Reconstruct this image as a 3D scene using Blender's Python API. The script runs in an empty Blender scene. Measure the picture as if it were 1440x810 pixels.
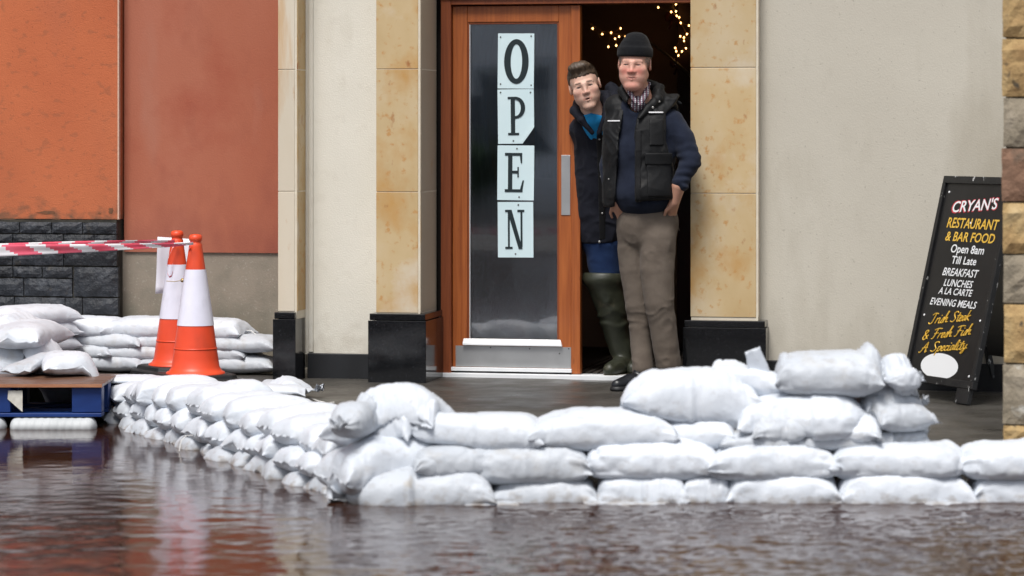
import bpy, bmesh, math, random
import numpy as np
from mathutils import Vector, Matrix, Euler
R = math.radians
scene = bpy.context.scene
C = scene.collection

# ------------------------------------------------------------------ camera
CAMH, F = 1.30, 4050.0          # camera height above the pavement, focal length in photo pixels (1440 wide)
cam_d = bpy.data.cameras.new('camera')
cam = bpy.data.objects.new('camera', cam_d); C.objects.link(cam)
cam.location = (0, 0, CAMH); cam.rotation_euler = (R(90), 0, 0)
cam_d.sensor_width = 36; cam_d.lens = 36 * F / 1440
cam_d.shift_y = -221 / 1440
cam_d.clip_start = 0.5; cam_d.clip_end = 2000
cam_d.dof.use_dof = True; cam_d.dof.focus_distance = 14.75; cam_d.dof.aperture_fstop = 2.3
scene.camera = cam

# ------------------------------------------------------------------ sky and sun (overcast)
w = bpy.data.worlds.new('World'); scene.world = w; w.use_nodes = True
nt = w.node_tree; nt.nodes.clear()
out = nt.nodes.new('ShaderNodeOutputWorld'); bg = nt.nodes.new('ShaderNodeBackground')
sky = nt.nodes.new('ShaderNodeTexSky'); sky.sky_type = 'NISHITA'; sky.sun_disc = False
SUN_EL, SUN_AZ = R(60), R(200)          # azimuth clockwise from +Y
sky.sun_elevation = SUN_EL; sky.sun_rotation = SUN_AZ
sky.air_density = 1.0; sky.dust_density = 2.5; sky.ozone_density = 1.0
hs = nt.nodes.new('ShaderNodeHueSaturation'); hs.inputs['Saturation'].default_value = 0.42
nt.links.new(sky.outputs[0], hs.inputs['Color']); nt.links.new(hs.outputs[0], bg.inputs[0])
bg.inputs[1].default_value = 0.065
nt.links.new(bg.outputs[0], out.inputs[0])
sd = bpy.data.lights.new('sun', 'SUN'); sd.energy = 1.5; sd.angle = R(22); sd.color = (1.0, 0.97, 0.93)
sun = bpy.data.objects.new('sun', sd); C.objects.link(sun)
dv = Vector((math.sin(SUN_AZ) * math.cos(SUN_EL), math.cos(SUN_AZ) * math.cos(SUN_EL), math.sin(SUN_EL)))
sun.rotation_euler = dv.to_track_quat('Z', 'Y').to_euler(); sun.location = dv * 30
scene.view_settings.view_transform = 'Standard'; scene.view_settings.look = 'None'
scene.view_settings.gamma = 1; scene.view_settings.use_curve_mapping = False
scene.view_settings.exposure = 1.2
scene.render.engine = 'CYCLES'
scene.cycles.max_bounces = 8

# ------------------------------------------------------------------ coordinate helpers
TH = R(11.8); cT, sT = math.cos(TH), math.sin(TH)
P0 = (-0.553, 14.92)                   # corner of the entrance front: origin of the facade's own frame
def U(px, v=0.0):
    a = (px - 720) / F
    return (a * (P0[1] + v * cT) - P0[0] - v * sT) / (cT + a * sT)
def dep(px, v=0.0): return P0[1] + v * cT - U(px, v) * sT
def Z(px, py, v=0.0): return CAMH + (184 - py) * dep(px, v) / F
def W(px, py, Y): return Vector(((px - 720) * Y / F, Y, CAMH + (184 - py) * Y / F))
def X(px, Y): return (px - 720) * Y / F
def gy(py, z=0.0): return F * (CAMH - z) / (py - 184)      # distance of a spot on level z
def fw(u, v, z=0.0): return Vector((P0[0] + u * cT + v * sT, P0[1] - u * sT + v * cT, z))

# ------------------------------------------------------------------ object helpers
def setp(o, label=None, cat=None, group=None, kind=None):
    if label: o['label'] = label
    if cat: o['category'] = cat
    if group: o['group'] = group
    if kind: o['kind'] = kind
    return o
def empty(name, loc=(0, 0, 0), rz=0.0, label=None, cat=None, group=None):
    o = bpy.data.objects.new(name, None); C.objects.link(o)
    o.empty_display_size = 0.1
    o.location = loc; o.rotation_euler = (0, 0, rz)
    return setp(o, label, cat, group)
def facade_empty(name, label, cat, group=None):
    return empty(name, (P0[0], P0[1], 0), -TH, label, cat, group)

class MB:
    def __init__(s): s.v = []; s.f = []; s.m = []
    def add(s, vs, fs, mi=0):
        k = len(s.v); s.v += [tuple(p) for p in vs]
        s.f += [tuple(k + i for i in f) for f in fs]; s.m += [mi] * len(fs); return s
    def box(s, x0, x1, y0, y1, z0, z1, mi=0):
        return s.add([(x0,y0,z0),(x1,y0,z0),(x1,y1,z0),(x0,y1,z0),(x0,y0,z1),(x1,y0,z1),(x1,y1,z1),(x0,y1,z1)],
                     [(0,3,2,1),(4,5,6,7),(0,1,5,4),(1,2,6,5),(2,3,7,6),(3,0,4,7)], mi)
    def tube(s, pts, r, n=8, mi=0, caps=True):
        pts = [Vector(p) for p in pts]; rr = r if isinstance(r, (list, tuple)) else [r] * len(pts)
        base = len(s.v); prev = None
        for i, p in enumerate(pts):
            d = (pts[min(i+1, len(pts)-1)] - pts[max(i-1, 0)]).normalized()
            if prev is None:
                a = d.orthogonal().normalized()
            else:
                a = (prev - d * prev.dot(d)).normalized()
            prev = a; b = d.cross(a)
            for k in range(n):
                t = 2 * math.pi * k / n
                s.v.append(tuple(p + (a * math.cos(t) + b * math.sin(t)) * rr[i]))
        for i in range(len(pts) - 1):
            for k in range(n):
                k2 = (k + 1) % n
                s.f.append((base+i*n+k, base+i*n+k2, base+(i+1)*n+k2, base+(i+1)*n+k)); s.m.append(mi)
        if caps:
            s.f.append(tuple(base + k for k in reversed(range(n)))); s.m.append(mi)
            s.f.append(tuple(base + (len(pts)-1)*n + k for k in range(n))); s.m.append(mi)
        return s
    def lathe(s, prof, n=32, c=(0, 0), mi=0):
        base = len(s.v)
        for (r, z) in prof:
            for k in range(n):
                t = 2*math.pi*k/n; s.v.append((c[0]+r*math.cos(t), c[1]+r*math.sin(t), z))
        for i in range(len(prof)-1):
            for k in range(n):
                k2 = (k+1) % n
                s.f.append((base+i*n+k, base+i*n+k2, base+(i+1)*n+k2, base+(i+1)*n+k)); s.m.append(mi)
        return s
    def build(s, name, mats, parent=None, smooth=False, bevel=0.0, seg=2):
        me = bpy.data.meshes.new(name); me.from_pydata(s.v, [], s.f); me.validate()
        if not isinstance(mats, (list, tuple)): mats = [mats]
        for m in mats: me.materials.append(m)
        if len(mats) > 1 and len(me.polygons) == len(s.m): me.polygons.foreach_set('material_index', s.m)
        bm = bmesh.new(); bm.from_mesh(me)
        bmesh.ops.recalc_face_normals(bm, faces=bm.faces)
        if bevel > 0:
            ed = [e for e in bm.edges if len(e.link_faces) == 2 and e.calc_face_angle(0) > 0.5]
            bmesh.ops.bevel(bm, geom=ed, offset=bevel, segments=seg, profile=0.5, affect='EDGES')
        bm.to_mesh(me); bm.free()
        if smooth: me.polygons.foreach_set('use_smooth', [True] * len(me.polygons))
        o = bpy.data.objects.new(name, me); C.objects.link(o)
        if parent: o.parent = parent
        return o
def npmesh(name, v, f, mats, parent=None, smooth=True, mi=None):
    me = bpy.data.meshes.new(name)
    v = np.asarray(v, dtype=np.float32); f = np.asarray(f, dtype=np.int32)
    n = f.shape[1]
    me.vertices.add(len(v)); me.vertices.foreach_set('co', v.ravel())
    me.loops.add(len(f) * n); me.loops.foreach_set('vertex_index', f.ravel())
    me.polygons.add(len(f)); me.polygons.foreach_set('loop_start', np.arange(0, len(f) * n, n, dtype=np.int32))
    try: me.polygons.foreach_set('loop_total', np.full(len(f), n, dtype=np.int32))
    except Exception: pass
    me.update(calc_edges=True)
    if not isinstance(mats, (list, tuple)): mats = [mats]
    for m in mats: me.materials.append(m)
    if mi is not None: me.polygons.foreach_set('material_index', np.asarray(mi, dtype=np.int32))
    if smooth: me.polygons.foreach_set('use_smooth', np.ones(len(f), dtype=bool))
    o = bpy.data.objects.new(name, me); C.objects.link(o)
    if parent: o.parent = parent
    return o

# ------------------------------------------------------------------ numpy noise
_rs = np.random.RandomState(7)
_perm = _rs.permutation(256); _perm = np.concatenate([_perm, _perm, _perm])
_grad = _rs.uniform(-1, 1, (256,))
def vnoise(x, y, z):
    """smooth value noise, about -1..1"""
    xi = np.floor(x).astype(int); yi = np.floor(y).astype(int); zi = np.floor(z).astype(int)
    xf = x - xi; yf = y - yi; zf = z - zi
    u = xf*xf*xf*(xf*(xf*6-15)+10); v = yf*yf*yf*(yf*(yf*6-15)+10); w_ = zf*zf*zf*(zf*(zf*6-15)+10)
    def h(i, j, k): return _grad[_perm[(_perm[(_perm[i & 255] + j) & 255] + k) & 255]]
    c = {}
    x00 = h(xi,yi,zi)*(1-u) + h(xi+1,yi,zi)*u; x10 = h(xi,yi+1,zi)*(1-u) + h(xi+1,yi+1,zi)*u
    x01 = h(xi,yi,zi+1)*(1-u) + h(xi+1,yi,zi+1)*u; x11 = h(xi,yi+1,zi+1)*(1-u) + h(xi+1,yi+1,zi+1)*u
    return (x00*(1-v)+x10*v)*(1-w_) + (x01*(1-v)+x11*v)*w_
def fbm(x, y, z, o=3):
    t = 0; a = 1; n = 0
    for i in range(o):
        t = t + a * vnoise(x * 2**i + 17*i, y * 2**i, z * 2**i - 9*i); n += a; a *= .5
    return t / n

# ------------------------------------------------------------------ materials
def mat(name, cols, rough=.6, scale=4, lo=.35, hi=.65, stretch=(1,1,1), bumps=(), metal=0.0, spec=.5, coat=0.0,
        rand=0.0, speck=None, stain=None, detail=5, rvar=0.0, sheen=0.0, emit=None):
    """cols: list of colours blended by a noise; bumps: (scale, strength, distance, stretch, detail); speck: (colour, scale, threshold);
    stain: (colour, scale, lo, hi, stretch)"""
    m = bpy.data.materials.new(name); m.use_nodes = True; t = m.node_tree; N = t.nodes; L = t.links
    b = N['Principled BSDF']
    tc = N.new('ShaderNodeTexCoord')
    def mapped(st, off=(0,0,0)):
        mp = N.new('ShaderNodeMapping'); mp.inputs['Scale'].default_value = st; mp.inputs['Location'].default_value = off
        L.new(tc.outputs['Object'], mp.inputs['Vector']); return mp.outputs[0]
    def noise(sc, st, det=5, off=(0,0,0), rg=.55):
        n = N.new('ShaderNodeTexNoise'); n.inputs['Scale'].default_value = sc; n.inputs['Detail'].default_value = det
        n.inputs['Roughness'].default_value = rg
        L.new(mapped(st, off), n.inputs['Vector']); return n.outputs['Fac']
    if len(cols) == 1:
        rgb = N.new('ShaderNodeRGB'); rgb.outputs[0].default_value = (*cols[0], 1); col = rgb.outputs[0]
    else:
        r = N.new('ShaderNodeValToRGB'); e = r.color_ramp.elements
        e[0].position = lo; e[0].color = (*cols[0], 1); e[1].position = hi; e[1].color = (*cols[-1], 1)
        for i, c in enumerate(cols[1:-1]):
            q = e.new(lo + (hi - lo) * (i + 1) / (len(cols) - 1)); q.color = (*c, 1)
        L.new(noise(scale, stretch, detail), r.inputs[0]); col = r.outputs[0]
    def mixc(fac, c2):
        nonlocal col
        mx = N.new('ShaderNodeMix'); mx.data_type = 'RGBA'
        L.new(fac, mx.inputs[0]); L.new(col, mx.inputs[6]); mx.inputs[7].default_value = (*c2, 1); col = mx.outputs[2]
    def ramp(v, a, b_):
        mr = N.new('ShaderNodeMapRange'); mr.inputs[1].default_value = a; mr.inputs[2].default_value = b_
        L.new(v, mr.inputs[0]); return mr.outputs[0]
    if stain:
        for sidx, (c2, sc, a, b_, st) in enumerate(stain): mixc(ramp(noise(sc, st, 6, (3.3 + 5*sidx, 1.7, 9.1)), a, b_), c2)
    if speck: mixc(ramp(noise(speck[1], (1,1,1), 2, (5, 5, 5)), speck[2], speck[2] + .06), speck[0])
    if rand:
        oi = N.new('ShaderNodeObjectInfo'); h = N.new('ShaderNodeHueSaturation')
        mr = N.new('ShaderNodeMapRange'); mr.inputs[3].default_value = 1 - rand; mr.inputs[4].default_value = 1 + rand
        L.new(oi.outputs['Random'], mr.inputs[0]); L.new(mr.outputs[0], h.inputs['Value']); L.new(col, h.inputs['Color']); col = h.outputs[0]
    L.new(col, b.inputs['Base Color'])
    b.inputs['Roughness'].default_value = rough; b.inputs['Metallic'].default_value = metal
    b.inputs['Specular IOR Level'].default_value = spec; b.inputs['Coat Weight'].default_value = coat; b.inputs['Coat Roughness'].default_value = .08
    if sheen: b.inputs['Sheen Weight'].default_value = sheen
    if rvar: L.new(ramp2(N, L, noise(scale * 1.7, stretch, 4, (9, 2, 4)), rough - rvar, rough + rvar), b.inputs['Roughness'])
    prev = None
    for (sc, st_, di, stv, de) in bumps:
        bp = N.new('ShaderNodeBump'); bp.inputs['Strength'].default_value = st_; bp.inputs['Distance'].default_value = di
        L.new(noise(sc, stv, de, (1.1, 4.4, 2.2)), bp.inputs['Height'])
        if prev: L.new(prev, bp.inputs['Normal'])
        prev = bp.outputs[0]
    if prev: L.new(prev, b.inputs['Normal'])
    if emit: b.inputs['Emission Color'].default_value = (*emit[0], 1); b.inputs['Emission Strength'].default_value = emit[1]
    return m
def ramp2(N, L, v, a, b_):
    mr = N.new('ShaderNodeMapRange'); mr.inputs[1].default_value = .3; mr.inputs[2].default_value = .7
    mr.inputs[3].default_value = a; mr.inputs[4].default_value = b_; L.new(v, mr.inputs[0]); return mr.outputs[0]
I3 = (1, 1, 1)
m_orange = mat('orange_render', [(.45,.115,.044), (.53,.148,.057)], .9, 1.4, .3, .7, bumps=[(120,.55,.004,I3,3), (30,.3,.004,I3,3)],
               speck=((.30,.08,.035), 95, .66), stain=[((.42,.12,.055), 2.5, .5, .8, (1,1,.5))])
m_red = mat('red_render', [(.34,.098,.052), (.37,.118,.066), (.40,.142,.088)], .9, 1.1, .3, .72, (1,1,.6), bumps=[(110,.4,.003,I3,3)],
            stain=[((.38,.20,.15), 1.7, .60, .95, (1.2,1,.35)), ((.30,.062,.032), 1.1, .58, .75, I3)])
m_grey_render = mat('grey_render', [(.22,.185,.145), (.28,.24,.19)], .9, 3, .3, .7, (1,1,.5), bumps=[(110,.5,.003,I3,3)], speck=((.33,.3,.25), 80, .64))
m_cream = mat('cream_render', [(.64,.61,.53), (.70,.67,.59)], .9, 1.3, .3, .7, bumps=[(130,.6,.003,I3,3), (9,.2,.006,I3,2)],
              stain=[((.44,.40,.31), 1.8, .58, .8, (1,1,.3))])
m_beige = mat('beige_render', [(.49,.455,.385), (.54,.505,.43)], .9, 1.1, .3, .7, bumps=[(130,.35,.003,I3,3), (12,.12,.006,I3,2)],
              stain=[((.35,.31,.24), 1.5, .56, .8, (1,1,.3))], speck=((.40,.37,.31), 70, .68))
m_sand = mat('sandstone', [(.46,.315,.145), (.53,.395,.215), (.58,.475,.32)], .55, 2.2, .3, .72, (1,1,.7), bumps=[(60,.15,.002,I3,3)], rand=.06,
             stain=[((.48,.27,.085), 3.2, .52, .68, (1,1,.8)), ((.34,.14,.04), 10, .63, .71, (1,1,.7)), ((.48,.26,.09), 26, .58, .70, I3), ((.60,.53,.42), 2.1, .55, .7, I3)])
m_sand_pale = mat('pale_sandstone', [(.58,.50,.38), (.64,.58,.48)], .55, 2.2, .3, .7, (1,1,.3), bumps=[(60,.15,.002,I3,3)], rand=.04,
             stain=[((.52,.32,.15), 3.2, .58, .72, (2,2,.25)), ((.45,.25,.1), 9, .66, .76, (1,1,.4))])
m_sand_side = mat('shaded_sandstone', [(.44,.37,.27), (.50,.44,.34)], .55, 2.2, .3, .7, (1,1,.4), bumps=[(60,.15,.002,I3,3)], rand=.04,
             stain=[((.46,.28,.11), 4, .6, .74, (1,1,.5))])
m_joint = mat('mortar', [(.62,.55,.44), (.68,.62,.5)], .9, 20)
m_granite = mat('black_granite', [(.004,.0045,.0055), (.008,.0085,.010)], .11, 60, .3, .7, spec=.5, speck=((.05,.05,.06), 190, .67), rvar=.05)
m_skirt = mat('black_paint', [(.007,.0075,.009), (.014,.015,.018)], .45, 8, .4, .75, (1,1,.5), bumps=[(50,.25,.002,I3,3)])
m_wood = mat('stained_wood', [(.26,.062,.012), (.35,.092,.019), (.42,.12,.026)], .42, 9, .28, .72, (9,9,.35), bumps=[(14,.15,.001,(12,12,.5),4)], coat=.25,
             stain=[((.15,.035,.01), 5, .66, .74, (3,3,1.2))])
m_wood_dark = mat('dark_stained_wood', [(.18,.042,.012), (.27,.068,.018)], .5, 9, .3, .7, (9,9,.35), bumps=[(14,.15,.001,(12,12,.5),4)])
m_steel = mat('brushed_steel', [(.48,.485,.49), (.58,.585,.59)], .38, 5, .3, .7, (1,1,1), metal=.75, bumps=[(120,.08,.001,(.3,.3,6),2)], rvar=.08)
m_white_metal = mat('white_aluminium', [(.74,.76,.78), (.8,.81,.82)], .35, 12)
m_screw = mat('dark_screw', [(.06,.055,.05)], .5)
m_basalt = mat('black_rock_stone', [(.007,.0085,.012), (.018,.021,.027), (.045,.050,.060)], .55, 14, .3, .78, rand=.35,
               bumps=[(28,.9,.02,I3,6), (90,.5,.006,I3,3)], stain=[((.07,.055,.035), 9, .62, .8, I3)])
m_dark_mortar = mat('dark_mortar', [(.018,.017,.014), (.05,.045,.034)], .95, 12)
m_quoin = [mat('rubble_stone_%s' % n, c, .9, 9, .25, .75, bumps=[(16,.8,.02,I3,6), (70,.5,.005,I3,3)], rand=.08, stain=st) for n, c, st in (
    ('ochre', [(.28,.17,.07), (.40,.27,.12), (.48,.36,.19)], [((.06,.05,.035), 14, .6, .7, I3)]),
    ('grey', [(.17,.145,.105), (.26,.22,.16), (.36,.31,.24)], [((.5,.48,.43), 10, .6, .72, I3)]),
    ('brown', [(.19,.105,.065), (.27,.155,.10)], [((.09,.07,.05), 8, .6, .75, I3)]))]
m_quoin_mortar = mat('rubble_mortar', [(.16,.13,.09), (.26,.22,.16)], .95, 25, bumps=[(60,.6,.01,I3,4)])
m_pave = mat('wet_pavement', [(.030,.0275,.024), (.048,.044,.038), (.066,.061,.053)], .45, 2.6, .3, .72, I3, bumps=[(70,.5,.004,I3,4), (6,.12,.006,I3,3)], rvar=.2,
             speck=((.16,.145,.12), 60, .665))
m_kerb = mat('kerb_concrete', [(.16,.15,.13), (.24,.22,.19)], .7, 8, bumps=[(60,.4,.003,I3,3)])
m_road = mat('asphalt', [(.04,.038,.036), (.06,.056,.05)], .8, 12, bumps=[(90,.6,.005,I3,3)])
m_earth = mat('earth', [(.10,.085,.06), (.16,.13,.09)], .95, .5)
m_mat = mat('ribbed_mat', [(.022,.016,.012), (.045,.033,.024)], .8, 20)
m_mat2 = mat('mat_groove', [(.006,.005,.004)], .9)
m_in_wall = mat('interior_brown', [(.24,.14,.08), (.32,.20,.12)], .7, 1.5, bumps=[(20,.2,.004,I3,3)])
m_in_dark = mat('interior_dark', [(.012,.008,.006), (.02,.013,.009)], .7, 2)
m_paper = mat('laminated_paper', [(.62,.77,.81), (.68,.82,.85)], .32, 3, spec=.5, coat=.4)
m_ink = mat('black_green_ink', [(.012,.022,.026)], .4)
def dirt_band(m, col, z0, z1, strength=1.0, nscale=14, stretch=(1,1,1), spread=.5):
    """splash dirt or tide mark: an irregular stain that ends between heights z0 (full) and z1 (none)"""
    t = m.node_tree; N = t.nodes; L = t.links; b = N['Principled BSDF']; src = b.inputs['Base Color'].links[0].from_socket
    g = N.new('ShaderNodeNewGeometry'); sp_ = N.new('ShaderNodeSeparateXYZ'); L.new(g.outputs['Position'], sp_.inputs[0])
    mp = N.new('ShaderNodeMapping'); mp.inputs['Scale'].default_value = stretch; L.new(g.outputs['Position'], mp.inputs[0])
    n = N.new('ShaderNodeTexNoise'); n.inputs['Scale'].default_value = nscale; n.inputs['Detail'].default_value = 6; L.new(mp.outputs[0], n.inputs[0])
    mr = N.new('ShaderNodeMapRange'); mr.inputs[1].default_value = z0; mr.inputs[2].default_value = z1; mr.inputs[3].default_value = 1; mr.inputs[4].default_value = 0; L.new(sp_.outputs['Z'], mr.inputs[0])
    ad = N.new('ShaderNodeMath'); ad.operation = 'ADD'; L.new(mr.outputs[0], ad.inputs[0])
    nn = N.new('ShaderNodeMapRange'); nn.inputs[1].default_value = .35; nn.inputs[2].default_value = .65; nn.inputs[3].default_value = -spread - .3; nn.inputs[4].default_value = spread - .3; L.new(n.outputs['Fac'], nn.inputs[0]); L.new(nn.outputs[0], ad.inputs[1])
    cl = N.new('ShaderNodeMath'); cl.operation = 'MULTIPLY'; cl.use_clamp = True; cl.inputs[1].default_value = strength; L.new(ad.outputs[0], cl.inputs[0])
    mx = N.new('ShaderNodeMix'); mx.data_type = 'RGBA'; L.new(cl.outputs[0], mx.inputs[0]); L.new(src, mx.inputs[6]); mx.inputs[7].default_value = (*col, 1); L.new(mx.outputs[2], b.inputs['Base Color'])
dirt_band(m_cream, (.36,.31,.24), .10, .40, .35); dirt_band(m_beige, (.30,.27,.21), .10, .50, .35, 9, (1,1,.4))
dirt_band(m_grey_render, (.12,.12,.09), .2, .7, .5, 8); dirt_band(m_orange, (.11,.065,.04), .80, .93, 1.0, 16, (1,1,1.6), .55); dirt_band(m_orange, (.36,.115,.05), .9, 1.7, .4, 3, (1,1,.4), .3)
dirt_band(m_red, (.23,.06,.04), .70, 1.15, .6, 6, (1,1,.5))
# =================================================================== SETTING
def grid_sheet(name, xs, ys, zf, m, kind='structure'):
    xs = np.asarray(xs, float); ys = np.asarray(ys, float)
    gx, gyy = np.meshgrid(xs, ys, indexing='ij'); zz = zf(gx, gyy)
    v = np.stack([gx.ravel(), gyy.ravel(), zz.ravel()], 1); ny = len(ys)
    i, j = np.meshgrid(np.arange(len(xs)-1), np.arange(ny-1), indexing='ij'); a = (i*ny + j).ravel()
    f = np.stack([a, a+ny, a+ny+1, a+1], 1)
    return setp(npmesh(name, v, f, m), kind=kind)
setp(MB().box(-600, 600, -600, 600, -1.2, -.5).build('ground', m_earth), kind='structure')
setp(MB().box(-80, 80, -2, 15.4, -.48, -.21).build('road', m_road), kind='structure')
KERB = [(-60, 14.78), (-1.62, 14.78), (-1.45, 14.72), (-.86, 13.02), (-.36, 11.85), (-.1, 11.72), (3.6, 11.55), (60, 10.6)]
def kerb_y(x): return np.interp(x, [k[0] for k in KERB], [k[1] for k in KERB])
def wavy(x, y): return .004 * fbm(x * 1.3, y * 1.3, x * 0, 3)
# pavement: a slab whose front edge follows the kerb line; it dips gently and has a few millimetres of unevenness
xs = np.unique(np.concatenate([np.linspace(-60, -5, 12), np.linspace(-5, 5, 260), np.linspace(5, 60, 12)]))
tt = np.linspace(0, 1, 120)
gx, gt = np.meshgrid(xs, tt, indexing='ij'); ky = kerb_y(gx) + .12
gyv = ky + (26 - ky) * gt**1.6
gz = wavy(gx, gyv) - .003
v = np.stack([gx.ravel(), gyv.ravel(), gz.ravel()], 1); ny = len(tt)
i, j = np.meshgrid(np.arange(len(xs)-1), np.arange(ny-1), indexing='ij'); a = (i*ny+j).ravel()
setp(npmesh('pavement', v, np.stack([a, a+ny, a+ny+1, a+1], 1), m_pave), kind='structure')
# kerb stones under the bags, one object each where the photo could see them
kp = setp(MB().box(-60, -4, 14.70, 14.86, -.45, -.005).build('kerb', m_pave), kind='structure')
for (a_, b_) in zip(KERB[1:-1], KERB[2:]):
    d = Vector((b_[0]-a_[0], b_[1]-a_[1])); n = max(1, int(d.length / .9)); n = min(n, 12)
    pr = Vector((-d.y, d.x)).normalized()
    for k in range(n):
        p, q = Vector(a_) + d * (k/n + .002), Vector(a_) + d * ((k+1)/n - .002)
        vs = []
        for z in (-.45, 0.004):
            for s_, t_ in ((p, 0), (q, 0), (q, .125), (p, .125)): vs.append((s_.x + pr.x*t_, s_.y + pr.y*t_, z))
        MB().add(vs, [(0,3,2,1),(4,5,6,7),(0,1,5,4),(1,2,6,5),(2,3,7,6),(3,0,4,7)]).build('kerb_stone', m_pave, kp, bevel=.01)

# flood water ------------------------------------------------------------
WZ = -.15
def waves(x, y):
    # wind ripples over the road, calmer in the lee of the bags on the left
    calm = np.clip((14.3 - y) / 3.4, .10, 1) * np.clip(.50 + (x + .9) * .38, .42, 1.05)
    wx = x + .04 * vnoise(x*3, y*3, x*0+2); wy = y + .04 * vnoise(x*3+9, y*3, x*0+5)
    hf = np.clip(.35 + (x + .9) * .55, .30, 1)
    z = .0022 * vnoise(wx*7, wy*9, x*0) + .0026 * vnoise(wx*15, wy*19+3, x*0+7)*(.4+.45*hf) + hf*.0031 * vnoise(wx*27, wy*38, x*0+11) + hf*.0019 * vnoise(wx*48, wy*66, x*0+13)
    near = np.clip((15.5 - np.abs(y - 5)) / 5, 0, 1)
    return WZ + z * calm * near
xs = np.concatenate([[-80, -40, -20, -10, -6], np.linspace(-3.6, 3.2, 420), [6, 10, 20, 40, 80]])
ys = np.concatenate([[-2, 0, 2, 4, 6], np.linspace(8.6, 15.2, 560)])
m_water = mat('flood_water', [(.028,.010,.0045), (.042,.017,.009)], .035, .8, .3, .7, spec=.5, bumps=[(75,.06,.004,(1,1.6,1),2)])
m_water.node_tree.nodes['Principled BSDF'].inputs['IOR'].default_value = 1.33
grid_sheet('flood_water', xs, ys, waves, m_water)

# =================================================================== RESTAURANT FRONT
HT = 6.4                                          # height of the built walls
rb = facade_empty('restaurant_building', 'cream rendered restaurant front with sandstone pillars and an orange wooden door', 'building')
vW = .17                                          # white wall behind the pillar fronts
u_p1l, u_p1r = U(391), U(418)
u_p1b = U(434, vW)                               # pillar 1 right side meets the wall
u_p2l, u_p2r = U(529), U(591.5)
vD = .40                                          # plane of the door leaf
u_jl = U(621, vD - .02)                          # where the side of pillar 2 meets the door jamb
u_p3l, u_p3r = U(971), U(1067)
vR = .09
# walls
MB().box(u_p1r - .04, u_p2l + .05, vW, vW + .3, 0.12, HT).build('wall', m_cream, rb)
o = MB().box(u_p3r - .05, u_p3r + 9, vR, vR + .3, 0.128, HT).build('wall', m_beige, rb); o['label'] = 'greyish beige rendered wall right of the doorway'
MB().box(u_p2r - .05, u_p3l + .1, .30, .62, 2.10, HT).build('wall', m_cream, rb)
# rounded white plaster return at the left edge of the white wall
MB().box(U(434, vW - .012) , U(440, vW - .012), vW - .012, vW + .01, .132, HT).build('wall_bead', m_cream, rb, bevel=.004)
# skirtings
MB().box(u_p1r + .01, u_p2l + .02, vW - .018, vW + .05, -.02, .128).build('skirting', m_skirt, rb, bevel=.004)
MB().box(u_p3r + .03, u_p3r + 9, vR - .018, vR + .1, -.02, .136).build('skirting', m_skirt, rb, bevel=.004)
JZ = [.355, .983, 1.62, 2.26, 2.90, 3.54, 4.18]
def pillar(u0, u1, vb_right, mfront, mside, pl_l, pl_r, pl_v, label, vb_left=.4, pz=.347):
    p = MB().box(u0 + .003, u1 - .0035, .0035, max(vb_right, .1), 0.05, HT).build('pillar', m_joint, rb); p['label'] = label
    for k in range(len(JZ) - 1):
        z0, z1 = JZ[k] + .0022, JZ[k+1] - .0022
        MB().box(u0, u1 - .014, 0, .03, z0, z1).build('stone_slab', mfront, p, bevel=.0015, seg=1)
        MB().box(u1 - .012, u1, .006, .034, z0, z1).build('corner_strip', mside, p, bevel=.001, seg=1)
        if vb_right > .12: MB().box(u1 - .03, u1 - .003, .036, vb_right - .002, z0, z1).build('stone_slab', mside, p, bevel=.0015, seg=1)
    MB().box(pl_l, pl_r, pl_v, vb_left, -.02, pz - .03).build('granite_plinth', m_granite, p, bevel=.002)
    MB().box(pl_l + .006, pl_r - .006, pl_v + .006, vb_left, pz - .028, pz + .006).build('plinth_cap', m_granite, p, bevel=.004)
    return p
pillar(u_p1l, u_p1r, vW + .03, m_sand_pale, m_sand, U(383.5, -.035), U(415.5, -.035), -.035, 'slim pale sandstone pillar at the left end of the white wall', vW - .02)
pillar(u_p2l, u_p2r, vD - .03, m_sand, m_sand_side, U(517.5, -.035), U(599, -.035), -.035, 'wide sandstone pillar left of the door', vD - .03)
pillar(u_p3l, u_p3r, vR + .02, m_sand, m_sand_side, U(960, -.035), U(1077, -.035), -.035, 'wide sandstone pillar right of the doorway', .42, pz=.335)
# the hidden door-side reveal of the right pillar
MB().box(u_p3l + .004, u_p3l + .3, .1, .75, .02, HT).build('door_reveal', m_sand_side, rb)

# doorway: frame, leaf, glazing, threshold ------------------------------
def dz(py, v=vD): return Z(720, py, v)
zt = dz(7)                                        # underside of the frame head
fr = MB()
ujr = U(635, vD - .02)
fr.box(u_jl, ujr, vD - .04, vD + .08, .0, zt + .10)                        # left jamb
fr.box(ujr, u_p3l + .05, vD - .036, vD + .08, zt + .002, zt + .10)          # head
fr.build('door_frame', m_wood_dark, rb, bevel=.003)
MB().box(u_jl + .004, u_p3l + .05, vD - .05, vD - .038, zt + .03, zt + .09).build('frame_moulding', m_wood, rb, bevel=.003)
MB().box(u_jl - .008, u_jl - .001, vD - .06, vD - .048, .02, .34).build('cable_conduit', m_white_metal, rb, bevel=.001)
dr = MB()
a0, a1, a2, a3, a4 = U(636.5, vD), U(657, vD), U(786, vD), U(803.5, vD), U(816.5, vD)
zb, zk, zg, zgt, zht = .028, dz(486), dz(478), dz(31), zt - .004
dr.box(a0, a1, vD, vD + .045, zb, zht); dr.box(a2, a3 - .001, vD, vD + .045, zb, zht)
dr.box(a1 + .0005, a2 - .0005, vD + .001, vD + .044, zgt, zht); dr.box(a1 + .0005, a2 - .0005, vD + .001, vD + .044, zb, zg)
door = dr.build('door', m_wood, rb, bevel=.003); door['label'] = 'orange stained wooden door leaf with a tall glass pane'
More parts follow.
